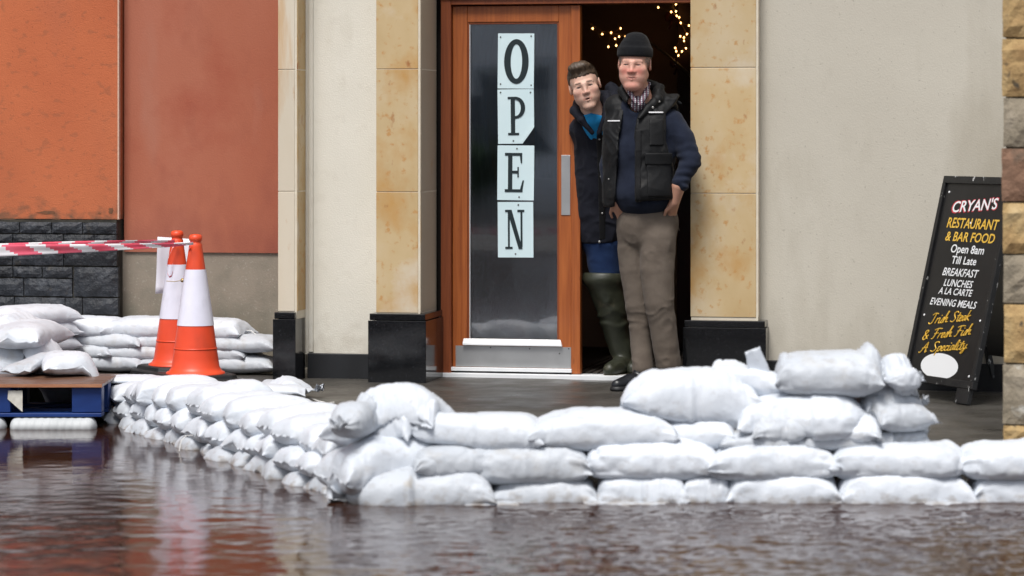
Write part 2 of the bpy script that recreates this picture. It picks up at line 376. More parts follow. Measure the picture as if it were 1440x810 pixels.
MB().box(a3, a4, vD - .012, vD + .05, zb - .006, zht).build('meeting_stile', m_wood, door, bevel=.004)
bd = MB(); t = .011
bd.box(a1, a1 + t, vD + .006, vD + .03, zg, zgt); bd.box(a2 - t, a2, vD + .006, vD + .03, zg, zgt); bd.box(a1 + t, a2 - t, vD + .006, vD + .03, zgt - t, zgt)
bd.build('glazing_bead', m_wood_dark, door, bevel=.002)
m_glass = bpy.data.materials.new('door_glass'); m_glass.use_nodes = True
g = m_glass.node_tree; gb = g.nodes['Principled BSDF']; gb.inputs['Transmission Weight'].default_value = 1; gb.inputs['Roughness'].default_value = .0
gb.inputs['IOR'].default_value = 1.6; gb.inputs['Coat Weight'].default_value = 1; gb.inputs['Coat IOR'].default_value = 2.15; gb.inputs['Base Color'].default_value = (.72,.77,.82,1)
tcn = g.nodes.new('ShaderNodeTexCoord'); dn = g.nodes.new('ShaderNodeTexNoise'); dn.inputs['Scale'].default_value = 2.2; dn.inputs['Detail'].default_value = 1
db = g.nodes.new('ShaderNodeBump'); db.inputs['Strength'].default_value = .3; db.inputs['Distance'].default_value = .01
dn2 = g.nodes.new('ShaderNodeTexNoise'); dn2.inputs['Scale'].default_value = 160; dn2.inputs['Detail'].default_value = 1
mz = g.nodes.new('ShaderNodeSeparateXYZ'); mr1 = g.nodes.new('ShaderNodeMapRange'); mr1.inputs[1].default_value = 1.05; mr1.inputs[2].default_value = .75
mr1.inputs[3].default_value = 0; mr1.inputs[4].default_value = 1
thr = g.nodes.new('ShaderNodeMapRange'); thr.inputs[1].default_value = .58; thr.inputs[2].default_value = .66
mul = g.nodes.new('ShaderNodeMath'); mul.operation = 'MULTIPLY'; mul2 = g.nodes.new('ShaderNodeMath'); mul2.operation = 'MULTIPLY'; mul2.inputs[1].default_value = .22
g.links.new(tcn.outputs['Object'], dn.inputs[0]); g.links.new(tcn.outputs['Object'], dn2.inputs[0]); g.links.new(tcn.outputs['Object'], mz.inputs[0])
g.links.new(mz.outputs['Z'], mr1.inputs[0]); g.links.new(dn2.outputs['Fac'], thr.inputs[0]); g.links.new(mr1.outputs[0], mul.inputs[0]); g.links.new(thr.outputs[0], mul.inputs[1])
g.links.new(mul.outputs[0], mul2.inputs[0]); g.links.new(mul2.outputs[0], gb.inputs['Roughness'])
db2 = g.nodes.new('ShaderNodeBump'); db2.inputs['Distance'].default_value = .0006; g.links.new(dn2.outputs['Fac'], db2.inputs['Height']); g.links.new(mr1.outputs[0], db2.inputs['Strength'])
g.links.new(dn.outputs['Fac'], db.inputs['Height']); g.links.new(db.outputs[0], db2.inputs['Normal']); g.links.new(db2.outputs[0], gb.inputs['Normal'])
MB().box(a1 + .004, a2 - .004, vD + .014, vD + .020, zg - .004, zgt + .004).build('glass_pane', m_glass, door)
MB().box(a1 + .004, a2 - .004, vD + .032, vD + .038, zg - .004, zgt + .004).build('glass_pane', m_glass, door)
MB().box(a1 + t + .001, a1 + t + .004, vD + .004, vD + .012, zg, zgt - t).build('pane_seal', m_white_metal, door)
MB().add([(U(650, vD-.03), vD - .024, zk), (U(790, vD-.03), vD - .024, zk), (U(790, vD-.03), vD - .001, zk), (U(650, vD-.03), vD - .001, zk),
          (U(650, vD-.03), vD - .022, zk + .012), (U(787, vD-.03), vD - .022, zk + .012), (U(787, vD-.03), vD - .001, zg + .006), (U(650, vD-.03), vD - .001, zg + .006)],
         [(0,3,2,1),(4,5,6,7),(0,1,5,4),(1,2,6,5),(2,3,7,6),(3,0,4,7)]).build('weather_bar', m_white_metal, door, bevel=.003)
kpl = MB().box(U(641, vD), U(803, vD), vD - .004, vD - .0005, .052, zk - .004).build('kick_plate', m_steel, door)
for (sx, sy) in ((690,489),(745,490),(787,496),(788,521),(692,521),(745,522),(642,521),(800,489)):
    us = U(sx, vD); zs = dz(sy); sc_ = MB()
    sc_.lathe([(0, 0), (.004, 0), (.0035, .0015), (0, .002)], 8); oo = sc_.build('screw', m_screw, door); oo.rotation_euler = (R(90), 0, 0); oo.location = (us, vD - .004, zs)
MB().box(U(636, vD), U(805, vD), vD - .03, vD - .001, .030, .049).build('drip_strip', m_white_metal, door, bevel=.002)
pp = MB().box(U(789.5, vD), U(802, vD), vD - .004, vD - .0005, dz(302), dz(218)).build('push_plate', m_steel, door, bevel=.001)
MB().box(u_jl + .01, u_p3l + .02, vD - .055, vD + .05, -.01, .020).build('threshold', m_white_metal, rb, bevel=.003)

# paper letters on the glass --------------------------------------------
def glyph(ch, w_, h_):
    """slab-serif capital in a w_ x h_ box, returned as list of polygons (2-D)"""
    P = []
    q = lambda x0, x1, y0, y1: P.append([(x0*w_, y0*h_), (x1*w_, y0*h_), (x1*w_, y1*h_), (x0*w_, y1*h_)])
    if ch == 'O':
        n = 40
        for k in range(n):
            t0, t1 = 2*math.pi*k/n, 2*math.pi*(k+1)/n
            P.append([(w_*(.5+.5*math.cos(t0)), h_*(.5+.5*math.sin(t0))), (w_*(.5+.5*math.cos(t1)), h_*(.5+.5*math.sin(t1))),
                      (w_*(.5+.235*math.cos(t1)), h_*(.5+.385*math.sin(t1))), (w_*(.5+.235*math.cos(t0)), h_*(.5+.385*math.sin(t0)))])
    if ch == 'P':
        q(.2,.42,.05,.95); q(.05,.62,0,.06); q(.05,.42,.94,1.0)
        n = 20
        for k in range(n):
            t0, t1 = -math.pi/2 + math.pi*k/n, -math.pi/2 + math.pi*(k+1)/n
            f_ = lambda t, rx, ry: ((.45 + rx*math.cos(t))*w_, (.715 + ry*math.sin(t))*h_)
            P.append([f_(t0,.5,.285), f_(t1,.5,.285), f_(t1,.28,.215), f_(t0,.28,.215)])
        q(.42,.45,.93,1.0); q(.42,.45,.43,.5)
    if ch == 'E':
        q(.18,.40,.05,.95); q(.02,.93,0,.07); q(.02,.9,.93,1.0); q(.40,.66,.475,.545)
        P.append([(.80*w_,.07*h_), (.93*w_,.07*h_), (1.0*w_,.30*h_), (.93*w_,.30*h_)]); P.append([(.78*w_,.93*h_), (.83*w_,.74*h_), (.9*w_,.74*h_), (.9*w_,.93*h_)])
        q(.66,.73,.38,.64)
    if ch == 'N':
        q(.14,.24,.05,.95); q(.80,.90,.05,.95); q(.0,.38,0,.055); q(.0,.24,.945,1.0); q(.64,1.0,.945,1.0)
        P.append([(.70*w_, 0), (.90*w_, 0), (.34*w_, h_), (.10*w_, h_)])
    return P
def poly_prism(mb, poly, y0, y1, T=lambda p: p):
    n = len(poly); vs = [T((p[0], y0, p[1])) for p in poly] + [T((p[0], y1, p[1])) for p in poly]
    mb.add(vs, [tuple(range(n)), tuple(reversed(range(n, 2*n)))] + [(i, (i+1) % n, n + (i+1) % n, n + i) for i in range(n)])
paper_defs = [('O', (700,751), (47,124.5), (709,743.5), (55,118), []), ('P', (700,751), (125.5,202), (713,740), (136,190), 'cut'),
              ('E', (699.5,751), (204.5,281.5), (709.5,737), (215,270), []), ('N', (700,750), (284,362), (710.5,737.5), (295,350), [])]
desc = {'O': 'topmost paper sheet on the door glass, printed with a fat letter O', 'P': 'paper sheet on the door glass with the letter P and a cut corner',
        'E': 'paper sheet on the door glass with the letter E, between P and N', 'N': 'lowest paper sheet on the door glass, printed with the letter N'}
for ch, (x0, x1), (y0, y1), (lx0, lx1), (ly0, ly1), flag in paper_defs:
    vv = vD + .012
    e = facade_empty('letter_sheet', desc[ch], 'paper sign', 'letter sheets spelling OPEN on the door glass')
    uc, zc_ = U((x0+x1)/2, vv), dz((y0+y1)/2, vv)
    w2, h2 = (U(x1, vv) - U(x0, vv))/2, (dz(y0, vv) - dz(y1, vv))/2
    outline = [(-w2, -h2), (w2, -h2), (w2, h2), (-w2, h2)]
    if flag == 'cut': outline = [(-w2, -h2), (w2*.35, -h2), (w2, -h2*.42), (w2, h2), (-w2, h2)]
    nx = 8; mb = MB()
    ra_ = R({'O': -.5, 'P': .7, 'E': -.4, 'N': .35}[ch]); curl = {'O': .004, 'P': .010, 'E': .006, 'N': .003}[ch]
    def TR(p, uc=uc, zc_=zc_, ra_=ra_, curl=curl, h2=h2, w2=w2):
        du, dz_ = p[0]-uc, p[2]-zc_; return (uc + du*math.cos(ra_) - dz_*math.sin(ra_), p[1] - curl*max(0, du/w2 - .2)**2*max(0, -dz_/h2), zc_ + du*math.sin(ra_) + dz_*math.cos(ra_))
    nn_ = 10
    def strip(z):
        return w2 if flag != 'cut' or z > -h2*.42 else w2*(.35 + .65*(z + h2)/(h2*.58))
    for a_ in range(nn_):
        za, zb2 = -h2 + 2*h2*a_/nn_, -h2 + 2*h2*(a_+1)/nn_
        for b_ in range(5):
            f0, f1 = b_/5, (b_+1)/5; q_ = [(f0, za), (f1, za), (f1, zb2), (f0, zb2)]
            mb.add([TR((uc - w2 + f*(strip(z)+w2), vv, zc_+z)) for f, z in q_], [(0,1,2,3)])
    sh = mb.build('sheet', m_paper, e)
    lb = MB(); lw = U(lx1, vv) - U(lx0, vv); lh = dz(ly0, vv) - dz(ly1, vv)
    for k, pl in enumerate(glyph(ch, lw, lh)):
        yy = vv - .0022 - .00012 * (k % 3 if ch != 'O' else 0)
        if ch in 'PEN': yy = vv - .0022 - .00012 * k
        poly_prism(lb, [(U(lx0, vv)+p[0], dz(ly1, vv)+p[1]) for p in pl], yy, vv - .0004, TR)
    lb.build('printed_letter', m_ink, e)
    pins = [(704,52),(747,51),(704,118),(747,120)] if ch == 'O' else [(704,130),(746,130),(722,198)] if ch == 'P' else [(727,209),(730,277)] if ch == 'E' else [(729,288),(725,357)]
    for (sx, sy) in pins:
        oo = MB().lathe([(0, 0), (.0045, 0), (.004, .0015), (0, .002)], 8).build('drawing_pin', m_screw, e)
        oo.rotation_euler = (R(90), 0, 0); oo.location = (U(sx, vv), vv - .0013, dz(sy, vv))

m_curt = mat('grey_curtain', [(.16,.165,.18), (.24,.245,.26)], .9, 6)
def curtain(xa, xb, pya, pyb, v_, label):
    e = facade_empty('curtain', label, 'curtain'); vs = []; n = 40; ua, ub = U(xa, v_), U(xb, v_); rows_ = 12
    for k in range(rows_+1):
        z = dz(pya + (pyb-pya)*k/rows_, v_); pin = 1 - .35*math.sin(math.pi*min(1, k/rows_*1.3))
        for i_ in range(n+1): t_ = i_/n; vs.append((ua + (ub-ua)*t_*pin, v_ + .018*math.sin(t_*26 + .6*k/rows_), z))
    fs = [(k*(n+1)+i_, k*(n+1)+i_+1, (k+1)*(n+1)+i_+1, (k+1)*(n+1)+i_) for k in range(rows_) for i_ in range(n)]
    o = MB().add(vs, fs).build('drape', m_curt, e, smooth=True); o.modifiers.new('thickness', 'SOLIDIFY').thickness = .003
    MB().tube([(ua-.02, v_-.03, dz(pya, v_)+.01), (ub+.02, v_-.03, dz(pya, v_)+.01)], .008, 8).build('rail', m_screw, e)
curtain(655, 697, 36, 330, vD + .22, 'grey curtain gathered behind the left edge of the door glass')
curtain(752, 788, 36, 250, vD + .26, 'short grey curtain behind the right edge of the door glass')
# interior ---------------------------------------------------------------
uL, uRr, vB = u_jl - .25, u_p3l + 1.6, 2.5
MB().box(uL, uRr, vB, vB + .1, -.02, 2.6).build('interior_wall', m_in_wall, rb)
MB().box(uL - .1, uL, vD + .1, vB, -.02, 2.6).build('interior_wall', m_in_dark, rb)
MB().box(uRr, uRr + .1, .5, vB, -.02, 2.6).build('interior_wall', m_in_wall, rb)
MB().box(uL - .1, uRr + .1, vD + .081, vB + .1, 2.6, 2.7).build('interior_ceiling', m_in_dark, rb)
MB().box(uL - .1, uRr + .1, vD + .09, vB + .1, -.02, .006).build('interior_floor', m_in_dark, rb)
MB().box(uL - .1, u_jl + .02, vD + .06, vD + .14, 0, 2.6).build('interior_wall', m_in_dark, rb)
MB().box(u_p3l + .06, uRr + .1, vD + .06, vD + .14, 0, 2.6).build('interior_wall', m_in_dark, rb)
# dark panelled partition and red panel seen at the right of the opening
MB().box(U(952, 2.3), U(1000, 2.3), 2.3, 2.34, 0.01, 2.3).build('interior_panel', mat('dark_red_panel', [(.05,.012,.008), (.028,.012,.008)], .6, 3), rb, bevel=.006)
# open right-hand door leaf, swung inwards behind the right pillar
MB().box(u_p3l - .012, u_p3l + .03, vD + .09, vD + .09 + .78, .03, zt - .01).build('open_door_leaf', m_wood_dark, rb, bevel=.003)
# back of the building and roof, so that the place is closed
MB().box(u_p1l, u_p3r + 9, 6.0, 6.3, 0, HT).build('rear_wall', m_cream, rb)
MB().box(u_p1l - .02, u_p3r + 9.1, -.25, 6.4, HT + .002, HT + .16).build('roof', m_skirt, rb)
# ribbed entrance mat
dm = facade_empty('door_mat', 'dark brown ribbed entrance mat inside the open doorway', 'door mat')
mu0, mu1 = U(800, vD + .1), u_p3l - .03
MB().box(mu0, mu1, vD + .1, vD + 1.4, .008, .014).build('mat_base', m_mat2, dm)
k = 0; uu = mu0 + .006
while uu < mu1 - .03:
    MB().box(uu, uu + .029, vD + .1, vD + 1.4, .0145, .024).build('rib', m_mat, dm, bevel=.003, seg=1); uu += .040

# fairy lights -----------------------------------------------------------
m_bulb = mat('warm_bulb', [(1,.7,.4)], .4, emit=((1.0,.50,.16), 4.5))
m_twig = mat('gold_twig', [(.30,.20,.10), (.16,.10,.05)], .5, 30)
def twig_lights(name, label, pts, links, Yd, stem):
    e = empty(name, W(stem[0][0], stem[0][1], Yd), 0, label, 'fairy lights')
    b0 = Vector(e.location)
    mb = MB()
    for (x, y) in pts:
        o = MB(); o.lathe([(0, -.006), (.003, -.004), (.0042, 0), (.003, .004), (0, .006)], 8)
        q = o.build('bulb', m_bulb, e, smooth=True); q.location = W(x, y, Yd) - b0
    for ln in links:
        pp_ = [W(x, y, Yd + .004) - b0 for (x, y) in ln]
        mb.tube(pp_, .0022, 5)
    mb.tube([W(x, y, Yd + .008) - b0 for (x, y) in stem], .003, 6)
    mb.build('twig', m_twig, e); return e
twig_lights('fairy_lights', 'cluster of warm fairy lights on twigs left of the black woollen hat',
    [(833.5,40),(847,48),(859.5,46),(865,54.5),(870.6,51.6),(879.5,51.8),(872.8,40),(855.5,65.8),(866.6,64),(898,47.8)],
    [[(833.5,40),(840,46),(847,48),(859.5,46),(868,49),(879.5,51.8)], [(838,44),(842,50),(844,54)], [(859.5,46),(863,51),(866,57),(866.6,64)], [(872.8,40),(870,36),(868,33)],
     [(859,47),(856,56),(855.5,66)], [(833,40),(826,30),(822,20)], [(879,52),(890,50),(898,48)], [(860,46),(867,43),(873,40)]], 16.9, [(826,30),(847,44),(880,50)])
twig_lights('fairy_lights', 'cluster of warm fairy lights hanging at the top right corner of the doorway',
    [(925.7,10.4),(950.6,6),(944,16.7),(950.6,16),(951.7,22.2),(955,24.5),(957.3,32.2),(968.8,36),(966,48),(956.6,51),(961.7,52.7),(962,57.4),(964.6,67.8),(949.5,67.4),(951,72),(959,72.3),(954,78)],
    [[(915,5),(925.7,10.4),(935,13),(944,16.7),(951.7,22.2),(957,32),(969,36)], [(940,6),(948,12),(951,17)], [(966,48),(961,52),(957,51)], [(969,36),(970,45),(966,48),(962,57),(965,68)],
     [(949.5,67),(951,72),(954,78),(959,72)], [(950,6),(948,0),(946,-8)], [(954,60),(951,66),(955,79)]], 16.9, [(940,-6),(952,22),(966,48)])
pr = MB().tube([W(899, 48, 17.0), W(935, 75, 16.9), W(985, 118, 16.7)], [.004,.008,.010], 8).build('curtain_rod', mat('dull_rod', [(.10,.085,.07)], .4))
setp(pr, 'thin pale rod slanting across the dark doorway behind the woollen hat', 'rod')
# red bow decorations by the lights
m_bow = mat('red_bow', [(.10,.012,.010), (.06,.008,.008)], .6, 20)
for (bx, by, lab) in ((948, 24, 'dark red bow among the upper fairy lights in the doorway'), (955, 88, 'dark red bow below the right-hand fairy lights')):
    e = empty('ribbon_bow', W(bx, by, 16.98), 0, lab, 'bow')
    for s_ in (-1, 1):
        mb = MB(); n = 10
        pts = [Vector((s_*.045*math.sin(math.pi*k/n), -.01*math.sin(2*math.pi*k/n), .022*math.sin(2*math.pi*k/n))) for k in range(n+1)]
        mb.tube(pts, [.004 + .008*math.sin(math.pi*k/n) for k in range(n+1)], 8); mb.build('loop', m_bow, e, smooth=True)
        MB().tube([(0,0,0), (s_*.015,-.003,-.03), (s_*.03,0,-.07)], [.004,.007,.009], 8).build('tail', m_bow, e, smooth=True)

# =================================================================== LEFT BUILDING
lb_ = facade_empty('orange_building', 'terracotta rendered building left of the restaurant with a grey base', 'building')
vO, vRd = .55, .63
uO = U(165.5, vO); uRe = U(391, 0) + .55
# orange bay, with a weathered ragged lower edge
zO = Z(90, 308, vO)
MB().box(uO - 6, uO, vO, vO + 1.5, zO, HT - .4).build('wall', m_orange, lb_)['label'] = 'orange rough render bay with dirt at its foot'
MB().box(uO + .0005, uO + .008, vO - .003, vO + .02, zO, HT - .4).build('corner_bead', mat('pale_bead', [(.55,.36,.27), (.62,.45,.35)], .7, 30, stretch=(1,1,4)), lb_)
MB().box(uO + .009, uRe + .02, vRd, vRd + 1.4, Z(280, 355, vRd), HT - .4).build('wall', m_red, lb_)['label'] = 'faded brick red rendered wall between the orange bay and the pillar'
MB().box(uO - .01, uRe + .02, vRd + .012, vRd + .5, -.02, Z(280, 355, vRd) + .01).build('wall', m_grey_render, lb_)['label'] = 'bare grey render base under the red wall'
MB().box(uO - 6, uRe + .3, vO - .3, vRd + 4, HT - .398, HT - .2).build('roof', m_skirt, lb_)
# peeled flakes and grime along the foot of the orange render
m_grime = mat('mossy_grime', [(.10,.055,.03), (.19,.075,.035)], .95, 30)
rg = random.Random(3)
def flake(cx, cy, wx, wy):
    n = 14; pts = []
    for k in range(n):
        t = 2*math.pi*k/n; r_ = rg.uniform(.6, 1.1)
        pts.append((U(cx + wx*r_*math.cos(t), vO), Z(cx, cy + wy*r_*math.sin(t), vO)))
    mb = MB(); poly_prism(mb, pts, vO - .0015, vO + .001); mb.build('flaking_patch', m_grime, lb_)
flake(66, 299, 15, 2.6); flake(156, 296, 4, 5); flake(80, 309, 6, 1); flake(12, 308, 12, 1.6); flake(140, 300, 2.5, 1.2)
# black stone base under the orange bay
sw = facade_empty('black_stone_plinth', 'low wall of rough black stone blocks under the orange render', 'stone wall')
vS = vO - .02
def sx(x): return U(x / 5.06, vS)
def sz(y): return Z(60, 290 + y / 5.06, vS)
MB().box(uO - 6, uO - .004, vS + .012, vS + .4, -.02, zO - .004).build('mortar_bed', m_dark_mortar, sw)
rows = [(112,192,[-70,140,366,588,833]), (200,272,[-120,92,452,670,833]), (278,420,[-150,92,452,834]), (430,508,[-100,92,300,516]), (430,640,[522,845]),
        (515,640,[-60,170,516]), (648,765,[-120,102,464,588,845]), (775,880,[-150,150,420,845]), (888,990,[-120,60,330,600,845]), (998,1120,[-160,200,480,845])]
left = -70
rr = random.Random(5)
def rock(x0, x1, z0, z1, v0, name, m, parent, proud=.022, nx=None, nz=None, seed=0, depth=.05):
    """one rough-faced stone: front face as a small displaced grid, four sides back to the bed"""
    nx = nx or max(3, min(9, int((x1-x0)/.03))); nz = nz or max(3, min(6, int((z1-z0)/.03)))
    vs = []; fs = []
    for i_ in range(nx+1):
        for k_ in range(nz+1):
            a_, b_ = i_/nx, k_/nz; ed = min(a_, 1-a_, b_, 1-b_)
            px_ = x0 + (x1-x0)*a_ + (rr.uniform(-.002,.002) if 0 < ed else rr.uniform(-.0015,.0015))
            pz_ = z0 + (z1-z0)*b_ + (rr.uniform(-.002,.002) if 0 < ed else rr.uniform(-.0015,.0015))
            h_ = 0 if ed == 0 else proud*(.45 + .55*rr.random())
            vs.append((px_, v0 - h_, pz_))
    g_ = lambda i_, k_: i_*(nz+1)+k_
    for i_ in range(nx):
        for k_ in range(nz): fs.append((g_(i_,k_), g_(i_+1,k_), g_(i_+1,k_+1), g_(i_,k_+1)))
    ring = [g_(i_,0) for i_ in range(nx+1)] + [g_(nx,k_) for k_ in range(1,nz+1)] + [g_(i_,nz) for i_ in range(nx-1,-1,-1)] + [g_(0,k_) for k_ in range(nz-1,0,-1)]
    b0 = len(vs)
    for r_ in ring: vs.append((vs[r_][0], v0 + depth, vs[r_][2]))
    n = len(ring)
    for q_ in range(n): fs.append((ring[q_], b0+q_, b0+(q_+1) % n, ring[(q_+1) % n]))
    return MB().add(vs, fs).build(name, m, parent)
for (y0, y1, xs_) in rows:
    if xs_[0] < 400: xs_ = [xs_[0]-1180, xs_[0]-840, xs_[0]-610, xs_[0]-260] + xs_
    for a_, b_ in zip(xs_[:-1], xs_[1:]):
        rock(sx(a_ + 3), sx(b_ - 4), sz(y1 - 1), sz(y0 + 1), vS, 'stone_block', m_basalt, sw, proud=.016, depth=.03)
# a few bright paint flecks / washers
# =================================================================== RUBBLE STONE PILLAR (right edge)
sp = empty('rubble_stone_pillar', (X(1410, 11.8), 11.8, 0), -TH - .04, 'rough pillar of ochre and grey rubble stones at the right edge', 'stone pillar')
MB().box(.012, .5, .02, .5, -.02, 3.2).build('mortar_core', m_quoin_mortar, sp)
bounds = [-330,-250,-170,-95,-25,53.5,137,207.5,284,357.5,427,511,597,634]
kinds = [0,1,0,2,0,0,1,2,0,1,0,1,0,2]
for k in range(len(bounds)-1):
    z1, z0 = CAMH + (184-bounds[k])*11.8/F, CAMH + (184-bounds[k+1])*11.8/F
    off = rr.uniform(-.004, .006); wd = .17 + .10*(k % 2)
    rock(off, wd, z0 + .004, z1 - .004, .0, 'stone', m_quoin[kinds[k]], sp, proud=.02, depth=.09, nx=6, nz=5)
    rock(wd + .012, .5, z0 + .004, z1 - .004, .0, 'stone', m_quoin[(kinds[k]+1) % 3], sp, proud=.02, depth=.09, nx=6, nz=5)
    # side stones on the left flank
    o = rock(-.48, -.1 if k % 2 else -.02, z0 + .004, z1 - .004, .0, 'stone', m_quoin[kinds[k]], sp, proud=.012, depth=.05, nx=5, nz=5)
    o.rotation_euler = (0, 0, R(-90)); o.location = (.014, .0, 0)
    o['label'] = 'stone of the pillar flank'
# =================================================================== TRAFFIC CONES
m_cone = mat('cone_orange', [(.68,.055,.014), (.76,.075,.022)], .42, 5, .3, .7, bumps=[(40,.12,.002,I3,3)], stain=[((.50,.055,.02), 6, .55, .78, (1,1,.5))])
m_sleeve = mat('reflective_sleeve', [(.68,.67,.77), (.74,.73,.83)], .38, 8, bumps=[(160,.25,.001,I3,2)], stain=[((.42,.41,.46), 7, .56, .8, (1,1,.4))])
m_rubber = mat('black_rubber', [(.006,.006,.007), (.013,.013,.014)], .55, 20, bumps=[(50,.3,.002,I3,3)])
def cone(loc, rz, label, base_rz=0):
    e = empty('traffic_cone', loc, rz, label, 'traffic cone', 'traffic cones by the pallet')
    mb = MB(); q = []
    for hw, z in ((.200,0),(.200,.020),(.192,.026),(.176,.028),(.172,.046),(.165,.050)):
        cc = .045; q.append([(-hw+cc,-hw,z),(hw-cc,-hw,z),(hw,-hw+cc,z),(hw,hw-cc,z),(hw-cc,hw,z),(-hw+cc,hw,z),(-hw,hw-cc,z),(-hw,-hw+cc,z)])
    vs = [p for r_ in q for p in r_]; fs = [tuple(range(8))[::-1], tuple(range(8*5, 8*6))]
    for i_ in range(5):
        for k_ in range(8): fs.append((i_*8+k_, i_*8+(k_+1)%8, (i_+1)*8+(k_+1)%8, (i_+1)*8+k_))
    b_ = mb.add(vs, fs).build('base', m_rubber, e, bevel=.003); b_.rotation_euler = (0, 0, base_rz)
    H0, H1, r0, r1 = .052, .715, .128, .032
    rad = lambda z: r0 + (r1 - r0)*(z - H0)/(H1 - H0)
    prof = [(.152, .050), (.150, .058), (.136, .064), (.1295, .075)] + [(rad(z), z) for z in np.linspace(.085, .70, 14)] + \
           [(.0335,.712),(.030,.718),(.0285,.722),(.0285,.730),(.0335,.735),(.0345,.745),(.032,.757),(.025,.763),(.012,.765),(0,.765)]
    MB().lathe(prof, 40).build('cone_body', m_cone, e, smooth=True)
    z0, z1 = .298, .585
    MB().lathe([(rad(z)+.0028, z) for z in (z0, z0+.001, z0+.004, z0+.02, (z0+z1)/2, z1-.02, z1-.004, z1-.001, z1)], 40).build('reflective_sleeve', m_sleeve, e, smooth=True)
    MB().lathe([(rad(.175)+.0002,.175),(rad(.175)+.0016,.175),(rad(.183)+.0016,.183),(rad(.183)+.0002,.183)], 40).build('moulded_ridge', m_cone, e, smooth=True)
    return e
c1y = 14.80; c1 = W(283, 300, c1y); c1.z = 0.004
cone((X(275, c1y), c1y, .004), 0, 'orange and white traffic cone in front, nearest the diagonal sandbag wall', R(30))
c2y = 15.35
cone((X(249, c2y), c2y, .004), .4, 'orange and white traffic cone behind and left of the other, with tape tied to it', R(10))

# barrier tape -----------------------------------------------------------
m_tred = mat('tape_red', [(.80,.07,.12), (.78,.16,.24)], .35, 6, coat=.2); m_twhite = mat('tape_white', [(.80,.78,.80)], .35, 6, coat=.2)
def tape(name, label, path, wz, rep=.20, slant=1.0, tw=None, parent=None):
    """ribbon along world points with red and white diagonal blocks; each vertex column slanted"""
    pts = [Vector(p) for p in path]; L = [0]
    for a_, b_ in zip(pts[:-1], pts[1:]): L.append(L[-1] + (b_ - a_).length)
    n = max(6, int(L[-1] / .02)); vs = []; fs = []; mi = []; nk = 6
    def at(s_):
        s_ = min(max(s_, 0), L[-1]); i_ = min(int(np.searchsorted(L, s_, side='right')) - 1, len(pts) - 2)
        return pts[i_].lerp(pts[i_+1], (s_ - L[i_]) / max(1e-6, L[i_+1] - L[i_]))
    o0 = pts[0] if not parent else Vector(parent.location)
    for i_ in range(n+1):
        for k_ in range(nk+1):
            t_ = k_/nk; s_ = L[-1]*i_/n
            p = at(s_); ww = wz(s_/L[-1]) if callable(wz) else wz; a_ = tw(s_/L[-1]) if tw else 0
            c_ = (t_-.5)*ww
            vs.append(tuple(p - o0 + Vector((0, c_*math.sin(a_) + .004*math.sin(9*s_+3*t_) + .003*math.sin(t_*6), c_*math.cos(a_)))))
    for i_ in range(n):
        for k_ in range(nk):
            a_ = i_*(nk+1)+k_; fs.append((a_, a_+nk+1, a_+nk+2, a_+1))
            ph = (L[-1]*(i_+.5)/n + slant*(k_+.5)/nk*.09) / rep % 1
            mi.append(0 if ph < .58 else 1)
    me = bpy.data.meshes.new(name); me.from_pydata(vs, [], fs); me.materials.append(m_tred); me.materials.append(m_twhite)
    me.polygons.foreach_set('material_index', mi); me.polygons.foreach_set('use_smooth', [True]*len(fs))
    ob = bpy.data.objects.new(name, me); C.objects.link(ob)
    sm = ob.modifiers.new('thickness', 'SOLIDIFY'); sm.thickness = .0006
    if parent: ob.parent = parent
    else: ob.location = o0; setp(ob, label, 'barrier tape', 'barrier tapes tied to the cones')
    return ob
Yt0, Yt = 14.2, 14.40
tape('barrier_tape', 'lower wide red and white striped tape running from the left edge to the front cone',
     [W(-160, 356, 13.9), W(-20, 353, 14.1), W(120, 349, 14.3), W(240, 344.5, 14.7), W(272, 342, 14.74)], lambda t_: .056 - .040*max(0, (t_-.35)/.65)**1.0, .215, 1.0)
tape('barrier_tape', 'upper narrow red and white striped tape running to the rear cone',
     [W(-160, 352, 14.2), W(0, 348.5, 14.6), W(140, 343, 15.0), W(200, 341, 15.2), W(246, 339.5, 15.30)], lambda t_: .052 - .028*max(0, (t_-.3)/.7), .20, -1.0, tw=lambda t_: .5*math.sin(t_*5))
tape('barrier_tape', 'short loose end of pink and white tape hanging in a loop from the rear cone',
     [W(250, 341, 15.29), W(243, 348, 15.27), W(237, 362, 15.26), W(234.5, 376, 15.26), W(236, 386, 15.25), W(239, 391, 15.25), W(243, 386, 15.25), W(243, 372, 15.25)], .022, .10, .6, tw=lambda t_: 1.1 + 1.2*t_)
tape('barrier_tape', 'thin strand of tape hanging between the two cones to the brass clip',
     [W(268, 345, 14.75), W(265, 356, 14.8), W(262, 372, 14.9), W(258, 392, 15.1)], .014, .12, .6, tw=lambda t_: 1.0)
tk = empty('brass_clip', W(257, 394, 15.24), 0, 'small brass clip on a cord round the rear cone', 'clip')
m_brass = mat('brass', [(.38,.26,.09)], .35, metal=.8)
MB().lathe([(0,-.012),(.010,-.010),(.013,0),(.009,.008),(0,.011)], 10).build('clip_body', m_brass, tk, smooth=True)
MB().tube([(-.085,-.01,-.004), (-.04,-.03,-.006), (0,-.012,0), (.03,0,.02)], .0025, 6).build('cord', mat('twine', [(.45,.36,.25)], .8), tk)

tape('barrier_tape', 'sagging striped tape across the flooded street, mirrored low in the door glass', [(-9.5,2.2,.36),(-7.5,2.1,.29),(-5.9,2,.26),(-4.2,2,.30),(-2.6,2.1,.38)], .06, .22)
